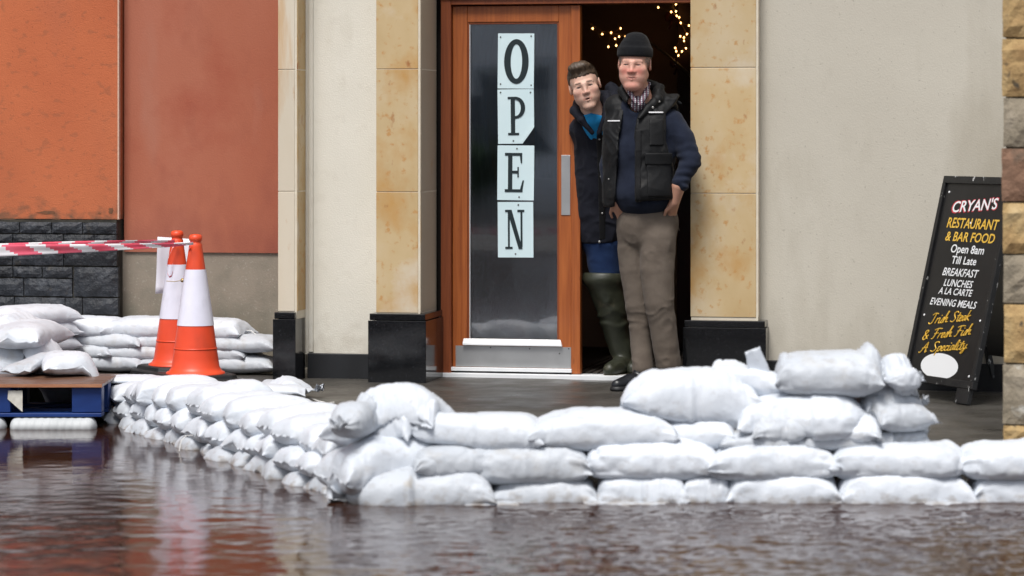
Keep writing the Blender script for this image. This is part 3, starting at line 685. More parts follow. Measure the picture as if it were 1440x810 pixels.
# white notice sheet behind the rear cone --------------------------------
Yn = 15.52
vs = [W(218.5, 413, Yn), W(271, 411, Yn+.03), W(273, 336.5, Yn+.03), W(222, 333, Yn)]
o0 = vs[0].copy(); nv = 8; vv_ = []; ff = []
for i_ in range(nv+1):
    for k_ in range(nv+1):
        a_, b_ = i_/nv, k_/nv
        p = vs[0].lerp(vs[1], a_).lerp(vs[3].lerp(vs[2], a_), b_) - o0
        p.y += .012*math.sin(a_*4) + .008*math.sin(b_*5+a_*2); vv_.append(tuple(p))
for i_ in range(nv):
    for k_ in range(nv): q_ = i_*(nv+1)+k_; ff.append((q_, q_+nv+1, q_+nv+2, q_+1))
me = bpy.data.meshes.new('notice_sheet'); me.from_pydata(vv_, [], ff); me.polygons.foreach_set('use_smooth', [True]*len(ff)); me.materials.append(mat('white_board', [(.70,.69,.76), (.74,.73,.79)], .5, 3))
ob = bpy.data.objects.new('notice_sheet', me); C.objects.link(ob); ob.location = o0; ob.modifiers.new('thickness', 'SOLIDIFY').thickness = .003
setp(ob, 'blank white sheet hanging behind the rear traffic cone', 'notice')

# =================================================================== PALLET
pe = empty('pallet', (X(-40, 14.0), 14.0, 0), 0, 'blue pallet with a brown boarded top standing at the waterline on the left', 'pallet')
m_blue = mat('blue_paint', [(.004,.022,.12), (.008,.042,.20)], .45, 4, .3, .7, (1,1,2), bumps=[(30,.3,.002,I3,4)], stain=[((.02,.03,.07), 7, .6, .75, I3)])
m_ply = mat('wet_brown_board', [(.07,.035,.022), (.16,.075,.04)], .35, 7, .3, .7, (.4,5,1), bumps=[(30,.2,.002,(.4,6,1),4)], rand=.12)
m_plyedge = mat('board_edge', [(.30,.12,.06), (.42,.19,.10)], .6, 10, stretch=(1,1,6))
px0, px1 = 0, X(143.5, 14.0) - X(-40, 14.0)
ztop = .070; zc0 = -.092
# top boards lie side by side, running away from the camera edge
for k in range(6):
    y0, y1 = .0 + k*.098, .0 + k*.098 + .094
    b_ = MB().box(px0 - 1.2, px1, y0, y1, ztop - .016, ztop - .0005*(k % 2)).build('board', m_ply if k else m_ply, pe, bevel=.002)
MB().box(px0 - 1.2, px1, -.006, -.0005, ztop - .0165, ztop - .002).build('board_edge', m_plyedge, pe)
for xb in (px0 - 1.2, px0 - .25, px0 + .04, px1 - .15):
    for yb in (.02, .26, .50): MB().box(xb, xb + .145, yb, yb + .09, zc0 + .020, ztop - .018).build('block', m_blue, pe, bevel=.004)
MB().box(px0 - 1.2, px1 - .004, .01, .11, zc0, zc0 + .018).build('bottom_board', m_blue, pe, bevel=.003)
MB().box(px0 - 1.2, px1 - .004, .25, .35, zc0, zc0 + .018).build('bottom_board', m_blue, pe, bevel=.003)
MB().box(px0 - 1.2, px1 - .004, .49, .59, zc0, zc0 + .018).build('bottom_board', m_blue, pe, bevel=.003)
MB().add([(x_, y_, z_) for (x_, y_, z_) in ((X(10,14.0)-pe.location.x, .012, -.005),(X(31,14.0)-pe.location.x, .012, -.068),(X(31,14.0)-pe.location.x,.012,.036),(X(11,14.0)-pe.location.x,.012,.036),
        (X(10,14.0)-pe.location.x, .016, -.005),(X(31,14.0)-pe.location.x, .016, -.068),(X(31,14.0)-pe.location.x,.016,.036),(X(11,14.0)-pe.location.x,.016,.036),)],
        [(0,1,2,3),(7,6,5,4),(0,4,5,1),(1,5,6,2),(2,6,7,3),(3,7,4,0)]).build('label_scrap', mat('torn_label', [(.7,.68,.62),(.5,.48,.42)], .8, 20), pe)
# grey water-filled boom under it, lying in the water
def boom(xa, xb, label):
    L_ = xb - xa; n = 60; na = 20; vs = []; fs = []
    for i_ in range(n+1):
        s_ = i_/n; e_ = min(1, min(s_, 1-s_)/.06)**.5
        for k_ in range(na):
            t_ = 2*math.pi*k_/na
            r_ = (.046 + .0012*math.sin(s_*L_*170)*(1 if math.sin(t_) > -.3 else 0))*max(e_, .05)
            vs.append((s_*L_, math.cos(t_)*r_*1.5, math.sin(t_)*r_*1.0))
    for i_ in range(n):
        for k_ in range(na): fs.append((i_*na+k_, i_*na+(k_+1)%na, (i_+1)*na+(k_+1)%na, (i_+1)*na+k_))
    fs += [tuple(range(na)), tuple(n*na+k_ for k_ in reversed(range(na)))]
    o = MB().add(vs, fs).build('flood_boom', mat('boom_fabric', [(.42,.44,.45), (.50,.52,.53)], .6, 8, bumps=[(140,.3,.001,(1,.2,.2),2)]), None, smooth=True)
    o.location = (xa, 14.04, -.140); setp(o, label, 'flood boom', 'flood booms under the pallet')
boom(X(12, 14.0), X(135, 14.0), 'grey ribbed boom in the water under the blue pallet')
boom(X(-150, 14.0), X(8, 14.0), 'short piece of grey boom in the water at the left edge')

# =================================================================== A-FRAME SIGN
m_sblack = mat('sign_black', [(.004,.004,.005), (.008,.008,.009)], .42, 6, bumps=[(30,.12,.002,I3,3)])
m_sframe = mat('chipped_black_frame', [(.006,.006,.007), (.012,.012,.012)], .5, 10, stain=[((.45,.45,.44), 38, .63, .67, (1,1,.5))], bumps=[(40,.4,.003,I3,4)])
m_lw = mat('white_lettering', [(.78,.79,.80)], .5); m_ly = mat('yellow_lettering', [(.72,.42,.04), (.78,.5,.08)], .5, 30)
m_lp = mat('red_lettering', [(.55,.03,.05)], .5)
PH = R(66)
Yb = 13.63                                                   # nearer bottom corner
brx, bry = X(1369, Yb), Yb
wdir = Vector((math.cos(PH), -math.sin(PH), 0)); bdir = Vector((math.sin(PH), math.cos(PH), 0))
SW, SL, LEAN = .62, 1.03, R(13.5)
sg = empty('sandwich_board_sign', (brx - wdir.x*SW, bry - wdir.y*SW, 0), 0, 'black folding pavement sign with white and yellow menu lettering by the rubble pillar', 'sandwich board')
def SB(a_, h_, d_=0):            # a_: along the board width, h_: up the board, d_: out of the face
    up = Vector((0,0,1))*math.cos(LEAN) + bdir*math.sin(LEAN); nrm = -bdir*math.cos(LEAN) + Vector((0,0,1))*math.sin(LEAN)
    return wdir*a_ + up*h_ + nrm*d_ + Vector((0,0,.074))
def sbox(name, a0_, a1_, h0_, h1_, d0_, d1_, m, parent=sg, fn=SB, bevel=.002):
    vs = [fn(a,h,d) for d in (d0_, d1_) for (a,h) in ((a0_,h0_),(a1_,h0_),(a1_,h1_),(a0_,h1_))]
    return MB().add(vs, [(0,1,2,3),(7,6,5,4),(0,4,5,1),(1,5,6,2),(2,6,7,3),(3,7,4,0)]).build(name, m, parent, bevel=bevel)
bdp = sbox('board', .03, SW-.03, .03, SL-.03, -.012, .0, m_sblack)
sbox('frame_rail', 0, SW, SL-.036, SL, -.018, .010, m_sframe); sbox('frame_rail', 0, SW, 0, .036, -.018, .010, m_sframe)
sbox('frame_stile', 0, .026, .0365, SL-.0365, -.0175, .0105, m_sframe); sbox('frame_stile', SW-.026, SW, .0365, SL-.0365, -.0175, .0105, m_sframe)
for a_ in (.02, SW-.13):
    sbox('foot', a_, a_ + .11, -.074, -.001, -.016, .008, m_sframe)
for (a_, h_) in ((.065,.95),(.065,.33),(.065,.06),(SW-.06,.33),(SW-.06,.06),(SW*.5,.80)):
    o = MB().lathe([(0,0),(.006,0),(.005,.003),(0,.004)], 10).build('rivet', m_lw, sg); o.location = SB(a_, h_, 0)
    o.rotation_euler = (-bdir*math.cos(LEAN) + Vector((0,0,1))*math.sin(LEAN)).to_track_quat('Z','Y').to_euler()
# rear half of the A
def SBk(a_, h_, d_=0):
    top = SB(0, SL, -.03); up = Vector((0,0,1))*math.cos(R(13)) - bdir*math.sin(R(13)); nrm = bdir
    return top + wdir*a_ + up*(h_ - SL) + nrm*d_
sbox('rear_panel', .03, SW-.03, .12, SL-.03, -.004, .006, m_sblack, fn=SBk)
sbox('rear_stile', .0, .03, .0, SL, -.006, .02, m_sframe, fn=SBk); sbox('rear_stile', SW-.03, SW, .0, SL, -.006, .02, m_sframe, fn=SBk)
sbox('rear_rail', .0305, SW-.0305, SL-.05, SL, -.005, .021, m_sframe, fn=SBk)
def text_mesh(body, size, shear=0.0, bold=0.0, cond=1.0, space=1.0):
    cu = bpy.data.curves.new('text', 'FONT'); cu.body = body; cu.size = size; cu.shear = shear; cu.offset = bold; cu.space_character = space
    cu.align_x = 'CENTER'; cu.resolution_u = 3
    to = bpy.data.objects.new('text', cu); C.objects.link(to)
    dg = bpy.context.evaluated_depsgraph_get(); me = bpy.data.meshes.new_from_object(to.evaluated_get(dg))
    bpy.data.objects.remove(to); bpy.data.curves.remove(cu)
    v_ = [(p.co.x*cond, p.co.y) for p in me.vertices]; f_ = [tuple(p.vertices) for p in me.polygons]
    bpy.data.meshes.remove(me); return v_, f_
def board_text(body, cx, h, width, height, m, shear=.15, bold=.0, rise=0.0, d=.0015, name='lettering', space=1.0):
    v_, f_ = text_mesh(body, 1.0, shear, bold, 1.0, space)
    xs_ = [p[0] for p in v_]; ys_ = [p[1] for p in v_]; w_ = max(xs_)-min(xs_); x0_ = min(xs_)
    vs = []
    for (x_, y_) in v_:
        a_ = cx + ((x_ - x0_)/w_ - .5)*width
        vs.append(SB(a_, h + y_/.73*height + rise*((x_ - x0_)/w_ - .5)*width, d))
    mb = MB().add(vs, f_); return mb.build(name, m, sg)
def hpy(py): return (CAMH + (184-py)*14.02/F - .074)/math.cos(LEAN)
mid = SW/2 - .01
board_text("CRYAN'S", mid+.015, hpy(297), .40, .062, m_lp, .12, .030, .07, .0010)
board_text("CRYAN'S", mid+.018, hpy(296), .385, .056, m_lw, .12, .014, .07, .0018)
board_text('RESTAURANT', mid+.03, hpy(321), .45, .052, m_ly, .15, .015)
board_text('& BAR FOOD', mid+.03, hpy(339.5), .43, .048, m_ly, .15, .015)
board_text('Open 8am', mid+.03, hpy(355.5), .29, .042, m_lw, .1, .015)
board_text('Till Late', mid+.02, hpy(371), .215, .040, m_lw, .1, .015)
board_text('BREAKFAST', mid+.01, hpy(388), .315, .040, m_lw, .25, .012)
board_text('LUNCHES', mid+.01, hpy(402.5), .255, .036, m_lw, .25, .012)
board_text('A LA CARTE', mid, hpy(414), .30, .034, m_lw, .25, .012)
board_text('EVENING MEALS', mid, hpy(430), .41, .036, m_lw, .25, .012)
# brush-script lines drawn as strokes
SCR = {
 'I': [[(.1,.85),(.3,1.0),(.6,.95)],[(.42,.97),(.3,.1),(.1,-.02),(-.05,.12)]], 'r': [[(0,.0),(.1,.5),(.12,.42),(.3,.5)]], 'i': [[(.05,.5),(.02,.05),(.14,.0),(.2,.1)],[(.1,.72),(.11,.76)]],
 's': [[(.0,.05),(.2,.55),(.25,.2),(.15,.0),(.0,.05)]], 'h': [[(.0,.0),(.15,1.0),(.22,1.0),(.08,.3),(.25,.5),(.28,.4),(.25,.05),(.4,.08)]], 'S': [[(.5,.85),(.35,1.0),(.15,.85),(.25,.55),(.4,.3),(.25,.0),(.0,.1)]],
 't': [[(.15,.85),(.08,.1),(.18,.0),(.26,.1)],[(-.02,.55),(.3,.6)]], 'e': [[(.02,.2),(.22,.35),(.2,.5),(.08,.45),(.02,.15),(.12,.0),(.3,.12)]], 'a': [[(.25,.48),(.1,.48),(.02,.15),(.1,.0),(.22,.25),(.27,.48),(.24,.08),(.36,.08)]],
 'k': [[(.0,.0),(.15,1.0)],[(.3,.5),(.08,.28),(.32,.0)]], '&': [[(.5,.05),(.1,.7),(.2,.95),(.35,.8),(.05,.3),(.15,.0),(.35,.1),(.48,.45)]], 'F': [[(.05,.9),(.3,1.0),(.7,.97)],[(.35,.97),(.2,.1),(.02,.0)],[(.15,.5),(.48,.55)]],
 'A': [[(-.05,.05),(.1,.05),(.45,1.0),(.48,.0),(.58,.1)],[(.12,.42),(.55,.48)]], 'p': [[(.08,.5),(-.05,-.4)],[(.05,.35),(.2,.52),(.28,.3),(.15,.0),(.02,.1)]], 'c': [[(.24,.42),(.12,.5),(.02,.2),(.1,.0),(.28,.12)]],
 'l': [[(.02,.1),(.2,.8),(.15,1.0),(.06,.6),(.06,.08),(.2,.08)]], 'y': [[(.02,.5),(.06,.15),(.2,.1),(.28,.5),(.15,-.3),(.0,-.35),(.05,-.15),(.35,.15)]], ' ': []}
WID = {'I':.62,'r':.3,'i':.2,'s':.27,'h':.4,'S':.55,'t':.27,'e':.3,'a':.34,'k':.36,'&':.6,'F':.62,'A':.64,'p':.33,'c':.28,'l':.22,'y':.35,' ':.3}
def script_text(body, cx, h, width, height, rise):
    tot = sum(WID[c] for c in body); x_ = 0; mb = MB()
    for ch in body:
        for st in SCR[ch]:
            P_ = []
            for (a_, b_) in st:
                u_ = (x_ + a_ + .22*b_)/tot
                P_.append(SB(cx + (u_-.5)*width, h + b_*height + rise*(u_-.5)*width, .0022))
            # smooth the stroke
            Q_ = []
            for i_ in range(len(P_)-1):
                p0_, p1_, p2_, p3_ = P_[max(i_-1,0)], P_[i_], P_[i_+1], P_[min(i_+2,len(P_)-1)]
                for t_ in (0,.34,.67):
                    Q_.append(.5*((2*p1_)+(-p0_+p2_)*t_+(2*p0_-5*p1_+4*p2_-p3_)*t_*t_+(-p0_+3*p1_-3*p2_+p3_)*t_**3))
            Q_.append(P_[-1]); mb.tube(Q_, .0030, 5)
        x_ += WID[ch]
    mb.build('script_lettering', m_ly, sg)
script_text('Irish Steak', mid-.005, hpy(452), .345, .050, .11)
script_text('& Fresh Fish', mid-.005, hpy(473), .41, .048, .13)
script_text('A Speciality', mid-.01, hpy(492), .40, .048, .11)
n = 36; ov = [SB(mid - .01 + .165*math.cos(2*math.pi*k/n), hpy(513) + .063*math.sin(2*math.pi*k/n), .0015) for k in range(n)]
MB().add(ov, [tuple(range(n))]).build('oval_sticker', mat('white_sticker', [(.78,.79,.80)], .4), sg)

# =================================================================== STREET BEHIND THE CAMERA (only seen mirrored in glass and water)
tb = empty('terrace_building', (-18, -16, 0), 0, 'pale grey terrace across the flooded street, mirrored in the door glass', 'building')
m_tw = mat('terrace_render', [(.72,.73,.75), (.78,.79,.8)], .9, .6); m_tg = mat('terrace_glass', [(.13,.15,.17)], .1); m_slate = mat('slate', [(.07,.075,.085)], .6, 3)
for k_, (xa_, xb_, cc_) in enumerate(((0,6.2,(.72,.73,.75)), (6.2,11,(.10,.11,.13)), (11,14.2,(.66,.66,.68)), (14.2,19,(.24,.25,.28)), (19,22.5,(.75,.76,.78)), (22.5,34,(.35,.36,.38)))):
    MB().box(xa_, xb_ - .01, -7, 0, -.4, 5.4).build('wall', mat('terrace_front', [cc_, tuple(c*1.12 for c in cc_)], .9, .6), tb)
    MB().box((xa_+xb_)/2 - .5, (xa_+xb_)/2 + .5, .0, .04, -.3, 1.9).build('door', m_slate, tb)
MB().add([(-.3,-7.3,5.4),(34.3,-7.3,5.4),(34.3,.3,5.4),(-.3,.3,5.4),(-.3,-3.5,8.2),(34.3,-3.5,8.2)], [(0,1,2,3),(3,2,5,4),(1,0,4,5),(0,3,4),(2,1,5)]).build('roof', m_slate, tb)
for k in range(9):
    for zz in (.9, 3.3): MB().box(.15+k*3.5, 1.55+k*3.5, .0, .05, zz, zz+1.5).build('window', m_tg, tb)
setp(MB().box(-80, 80, -15.9, -2.02, -.46, -.12).build('far_pavement', m_road), kind='structure')
hd = empty('hedge', (-24.4, -10.5, -.15), 0, 'dark green clipped hedge across the street, mirrored in the door glass', 'hedge')
rs = np.random.RandomState(11); nL = 5000
cpt = np.stack([rs.uniform(0, 13, nL), rs.uniform(-.5, .5, nL), rs.uniform(.05, 1.25, nL)], 1); qv = rs.normal(size=(nL, 2, 3)) * .05
vq = np.stack([cpt - qv[:,0], cpt + qv[:,1], cpt + qv[:,0], cpt - qv[:,1]], 1).reshape(-1, 3)
npmesh('foliage', vq, np.arange(nL*4).reshape(-1, 4), mat('hedge_leaf', [(.03,.06,.02), (.06,.11,.03)], .6, 3), hd, smooth=False)
MB().box(0, 13, -.4, .4, 0, 1.15).build('hedge_core', mat('hedge_inside', [(.015,.025,.01)], .9), hd)
# =================================================================== SANDBAGS
def bag_mat(name, cols, stains):
    m = mat(name, cols, .5, 5, .3, .7, spec=.35, bumps=[(20,.6,.007,I3,6), (260,.22,.0008,I3,1)], stain=stains, rand=.05, sheen=.1)
    return m
m_bag = [bag_mat('white_bag', [(.55,.59,.645), (.63,.665,.715)], [((.56,.55,.54), 7, .62, .85, I3)]),
         bag_mat('greyed_bag', [(.43,.46,.50), (.52,.55,.59)], [((.40,.39,.37), 8, .58, .8, I3)]),
         bag_mat('wet_bag', [(.43,.46,.50), (.52,.55,.59)], [((.36,.32,.26), 9, .60, .75, I3)])]
m_string = mat('drawstring', [(.74,.73,.70)], .6)
for m_ in m_bag: dirt_band(m_, (.20,.15,.10), -.165, -.105, .75, 22, (1,1,1.5), .5)
HX0, HY0, HC, HNX, HNY = -4.2, 10.2, .012, 700, 500       # height map of what is already stacked
hx = HX0 + np.arange(HNX)*HC; hy = HY0 + np.arange(HNY)*HC
Hm = np.full((HNX, HNY), -.21); Hm[hy[None, :] > kerb_y(hx)[:, None]] = 0.0
# the pallet top carries bags too
Hm[(hx[:, None] < X(126, 14.0)) & (hy[None, :] > 14.0) & (hy[None, :] < 14.62)] = .07
def blur(A, r):
    for ax in (0, 1):
        c_ = np.cumsum(np.pad(A, [(r+1, r) if a == ax else (0, 0) for a in (0, 1)], mode='edge'), axis=ax)
        n_ = A.shape[ax]
        A = (np.take(c_, np.arange(n_) + 2*r+1, axis=ax) - np.take(c_, np.arange(n_), axis=ax)) / (2*r+1)
    return A
Hb = blur(blur(Hm, 4), 4); pend = []
def commit():
    global Hb
    for (ix, iy, z_) in pend: np.maximum.at(Hm, (ix, iy), z_)
    pend.clear(); Hb = blur(blur(Hm, 4), 4)
def Hs(A, x, y): return A[np.clip(((x-HX0)/HC).astype(int), 0, HNX-1), np.clip(((y-HY0)/HC).astype(int), 0, HNY-1)]
bag_n = 0
def bag(x, y, yaw, L=.55, W_=.32, T=.14, e0='flat', e1='flat', mi=0, label='', group=None, ns=56, na=36, lump=1.0, drop=.035, bend=0.0, tilt=0.0, wr=1.0, zoff=0.0, string=False):
    """filled woven bag: a pinched tube that drapes over whatever is already stacked below it"""
    global bag_n
    bag_n += 1; sd_ = bag_n * 7.31
    s = np.sin(np.linspace(-1, 1, ns) * math.pi/2 * .93); s = s / s[-1]; t = np.linspace(0, 2*math.pi, na, endpoint=False)
    S, A_ = np.meshgrid(s, t, indexing='ij')
    h = np.zeros_like(s); w_ = np.zeros_like(s); ext = np.zeros_like(s)
    for i_, q in enumerate(s):
        e = e0 if q < 0 else e1; a = abs(q)
        if e == 'flat':      # sewn flat seam with ears
            h[i_] = max((1 - a**6.5), 0)**.5 + .05*(a < .999); w_[i_] = .86 + .16*a**6 - .10*max(0, a-.94)/.06*.3
        elif e == 'taper':   # slack end that runs out to a point
            h[i_] = max((1 - a**2.8), 0)**.65 + .04; w_[i_] = .94 - .25*a**4
        elif e == 'tuck':    # seam folded underneath: blunt end
            h[i_] = max((1 - a**8), 0)**.5; w_[i_] = .9*(1 - .25*a**8)
        else:                # gathered and tied neck with a flared ruffle
            if a < .80: b = a/.80; h[i_] = max(1 - b**2.6, 0)**.7 + .14; w_[i_] = .88*max(1 - b**4, 0)**.5 + .14
            else: c_ = (a - .80)/.20; h[i_] = .14 + .30*c_; w_[i_] = .14 + .42*c_**.8
    T = T * 1.3; h *= T/2; w_ *= W_/2
    Hh, Ww = h[:, None], w_[:, None]
    sgn = lambda v_, p_: np.sign(v_)*np.abs(v_)**p_
    yl = Ww*sgn(np.cos(A_), .80); zl = Hh*sgn(np.sin(A_), .78)
    xl = S*L/2; wr = wr*1.35
    # uneven filling: lumps, then slack-cloth creases running in from the ends, then fine crumple
    lum = 1 + .11*lump*fbm(xl*5 + sd_, yl*5, zl*0 + sd_, 2)
    zl = zl*lum; yl = yl*(1 + .06*vnoise(xl*6 + sd_, zl*0, zl*0 + 3))
    endw = np.clip((np.abs(S) - .35)/.65, 0, 1)
    cre = np.abs(vnoise(A_*2.6 + sd_, S*.9 + 5, S*0 + sd_))**.7
    cr2 = vnoise(np.cos(A_)*6 + S*1.4 + sd_, np.sin(A_)*6, S*2.2 + sd_)
    d = wr*(-.010*endw*cre - .004*endw*np.abs(cr2) - .0030*np.abs(vnoise(xl*16 + sd_, yl*11 + zl*20, zl*8 + 3))*(.3+endw) - .0010*np.abs(vnoise(xl*42, yl*34 + sd_, zl*34))
             - .0045*(1-np.abs(vnoise(xl*7 + sd_*3, yl*9 + xl*5, zl*9)))**9*(.2+endw) - .0018*(1-np.abs(vnoise(xl*15 - yl*8 + sd_*2, yl*13, zl*15)))**6)
    fade = np.clip(Hh/(.02), 0, 1)
    yl = yl + d*np.cos(A_)*fade; zl = zl + d*np.sin(A_)*fade
    # ends: ragged seam line and ruffles
    for sg_, e in ((-1, e0), (1, e1)):
        msk = np.clip((S*sg_ - .86)/.14, 0, 1)
        if e == 'tied': 
            yl += msk*.016*np.sin(A_*5 + sd_); zl += msk*.016*np.cos(A_*4 + sd_*2) + msk*.012
            xl = xl + sg_*msk*.012*np.sin(A_*7+sd_)
        elif e == 'flat':
            zl += msk*(.010*np.sin(yl*38 + sd_) + .006*np.sin(yl*70+sd_) - .012*np.abs(yl)/(W_/2)); xl = xl + sg_*msk*(.010*np.cos(yl/(W_/2)*2.4+.5)*-1 + .006)
    zl = np.where(zl < 0, zl*.62, zl)
    yb = yl + bend*(S**2)*L*.5
    ca, sa = math.cos(yaw), math.sin(yaw)
    xw = x + xl*ca - yb*sa; yw = y + xl*sa + yb*ca
    base = Hs(Hb, xw, yw); hmax = np.percentile(Hs(Hm, xw, yw), 85)
    base = np.maximum(base, hmax - drop); base = np.minimum(base, np.percentile(base, 55) + .045)
    zw = base + zl + h.max()*.62*.92 + tilt*S + zoff
    # round the side silhouette: belly rests down against the layer below
    V = np.stack([xw.ravel(), yw.ravel(), zw.ravel()], 1)
    top = np.sin(A_) > -.1
    xt, yt, zt_ = xw[top], yw[top], zw[top]
    pend.append((np.clip(((xt-HX0)/HC).astype(int), 0, HNX-1), np.clip(((yt-HY0)/HC).astype(int), 0, HNY-1), zt_ - .004))
    i_, j_ = np.meshgrid(np.arange(ns-1), np.arange(na), indexing='ij'); j2 = (j_+1) % na
    Fq = np.stack([i_*na+j_, (i_+1)*na+j_, (i_+1)*na+j2, i_*na+j2], 2).reshape(-1, 4)
    # end caps: fold the ring into a quad strip
    caps = []
    for r0_ in (0, (ns-1)*na):
        for k_ in range(na//2 - 1):
            q = [r0_+k_, r0_+k_+1, r0_+(na-k_-2) % na, r0_+(na-k_-1) % na]
            caps.append(q if r0_ else q[::-1])
    Fq = np.concatenate([Fq, np.array(caps)])
    o0 = V.mean(0); V = V - o0
    ob = npmesh('sandbag', V, Fq, m_bag[mi]); ob.location = o0.tolist()
    setp(ob, label, 'sandbag', group)
    if string:
        sx_ = (1 if string > 0 else -1); k_ = (ns-1 if sx_ > 0 else 0)*na + na//4*3
        p = Vector(V[k_]); dr_ = Vector((ca*sx_, sa*sx_, 0)); rr_ = random.Random(bag_n)
        pts = [p, p + dr_*.03 + Vector((0,-.015,.0)), p + dr_*.06 + Vector((.01,-.03,-.03 + rr_.uniform(-.01,.03))), p + dr_*.08 + Vector((.02,-.035,-.055 + rr_.uniform(-.02,.05)))]
        MB().tube(pts, .0022, 5).build('drawstring', m_string, ob)
    return ob
rb_ = random.Random(21)
def pxbag(x0, x1, Yc, label, group, yaw=0.0, **k):
    xa, xb = X(x0, Yc - .1), X(x1, Yc - .1)
    return bag((xa+xb)/2, Yc, yaw, L=(xb-xa)/max(.3, math.cos(yaw)), label=label, group=group, **k)

# ---- rear stack along the red wall (three courses), seen behind the cones
GA = 'sandbags stacked along the foot of the red wall'
ordn = ['first','second','third','fourth','fifth','sixth','seventh','eighth','ninth','tenth','eleventh','twelfth','thirteenth','fourteenth']
cn = ['bottom','middle','top']
uA = U(386, .35); stepA = .36
def rear(u_, v_, **k):
    p = fw(u_, v_); return bag(p.x, p.y, -TH + k.pop('dy', 0), **k)
cq = ['bottom','second','third','top']
for c_ in range(4):
    n_ = 4
    for k in range(n_):
        u_ = uA - .20 - k*stepA - (.17 if c_ % 2 else 0) + rb_.uniform(-.02, .02)
        rear(u_, .375 + .012*c_, dy=rb_.uniform(-.10, .10), na=40, L=.43 + rb_.uniform(-.03,.05), W_=.33, T=.098 if c_ < 3 else .115, e0='tuck' if rb_.random() < .35 else 'flat', e1='flat', mi=1 if c_ < 3 else 0,
             label='%s course sandbag of the red wall stack, %s from the slim pillar' % (cq[c_], ordn[k]), group=GA, string=(1 if rb_.random() < .55 else False), wr=1.3, bend=rb_.uniform(-.1,.1))
    commit()
# ---- the stack turns towards the camera at the left
GL = 'sandbags heaped at the left where the stack turns to the pallet'
for c_ in range(3):
    for k, (px_, Y_, yw_) in enumerate(((42, 15.42, .75), (6, 15.12, 1.25), (-62, 15.2, 1.2))):
        bag(X(px_, Y_), Y_, yw_ + rb_.uniform(-.15,.15), L=.50, W_=.33, T=.112, mi=1 if c_ == 0 else 0, wr=1.0, e0='tuck' if k % 2 else 'flat',
            label='sandbag in the %s layer of the left-hand heap, %s from the stack' % (cn[c_], ordn[k]), group=GL)
    commit()
bag(X(38, 14.95), 14.95, 1.35, L=.52, W_=.36, T=.13, label='plump white sandbag sloping down from the left-hand heap to the pallet', group=GL, drop=.13, wr=1.0); commit()
bag(X(5, 14.85), 14.80, 1.2, L=.42, W_=.24, T=.10, mi=1, e1='tied', label='grey crumpled sandbag at the left edge behind the pallet', group=GL, drop=.3, wr=1.6); commit()
bag(X(86, 14.66), 14.66, 1.95, L=.62, W_=.34, T=.12, label='broad white sandbag lying on the pallet with its flat end to the right', group=GL, drop=.3); commit()
bag(X(52, 14.55), 14.55, 1.1, L=.36, W_=.22, T=.07, mi=1, label='small grey sandbag on the pallet under the broad white one', group=GL, drop=.25); commit()

# ---- diagonal wall, bags laid across it with their ends to the water
GB = 'sandbags of the diagonal wall with their ends to the water'
A0, A1 = Vector((-2.03, 14.42)), Vector((-.72, 11.50)); dd = (A1 - A0); LB = dd.length; dn_ = dd.normalized(); nr = Vector((-dn_.y, dn_.x))     # nr points right and away
yawB = math.atan2(nr.y, nr.x)
for c_ in range(3):
    n_ = 13 if c_ != 1 else 12; st = LB/13
    for k in range(n_):
        s_ = (k + .5 + (.5 if c_ == 1 else 0))*st + rb_.uniform(-.02,.02)
        off = [.175, .190, .20][c_] + rb_.uniform(-.02,.02)
        p = A0 + dn_*s_ + nr*off
        L_ = [.45,.42,.40][c_] + rb_.uniform(-.03,.03)
        bag(p.x, p.y, yawB + rb_.uniform(-.23,.23), L=L_, W_=[.262,.268,.285][c_], T=[.135,.128,.145][c_]*min(1, .78 + .05*k)*rb_.uniform(.86,1.14), e0='tuck' if rb_.random() < (.9 if c_ else .7) else 'flat', e1='flat', ns=50, na=36,
            mi=2 if c_ == 0 else 0, label='%s course sandbag of the diagonal wall, %s from the pallet' % (cn[c_], ordn[k]), group=GB, drop=.03, wr=1.0, string=-1 if (c_ == 1 and rb_.random() < .15) else False)
    commit()
bag(X(186, 14.52), 14.52, .06, L=.36, W_=.26, T=.04, label='flat half-empty white bag at the pallet end of the diagonal wall', group=GB, wr=1.5, drop=.04); commit()

# ---- loose bags on the pavement right of the cones
GD = 'loose sandbags lying on the pavement beside the cones'
bag(X(350, 14.35), 14.30, .0, L=.52, W_=.30, T=.06, mi=1, label='flattish sandbag on the pavement just right of the front cone', group=GD); 
bag(X(362, 13.78), 13.78, -.05, L=.48, W_=.28, T=.05, mi=0, label='flat white sandbag on the pavement between the diagonal wall and the knotted bag', group=GD); commit()
ob = bag(X(392, 14.08), 14.05, -.10, L=.42, W_=.26, T=.09, e1='tied', mi=0, label='crumpled white bag with a gathered knotted end and a trailing string', group=GD, wr=2.2, na=48, ns=64); commit()
p_ = Vector(W(436, 560, 13.9)) - Vector(ob.location)
MB().tube([p_, Vector(W(448, 564, 13.85)) - ob.location, Vector(W(460, 566.5, 13.82)) - ob.location, Vector(W(470, 565.5, 13.8)) - ob.location], .0025, 5).build('drawstring', m_string, ob)

# ---- front wall: courses parallel to the picture
GC = 'sandbags of the front wall at the water'
YC = 11.36
K = dict(W_=.34, T=.155, ns=80, na=56, wr=1.7)
def lab(c, where): return 'front wall %s course bag, %s' % (c, where)
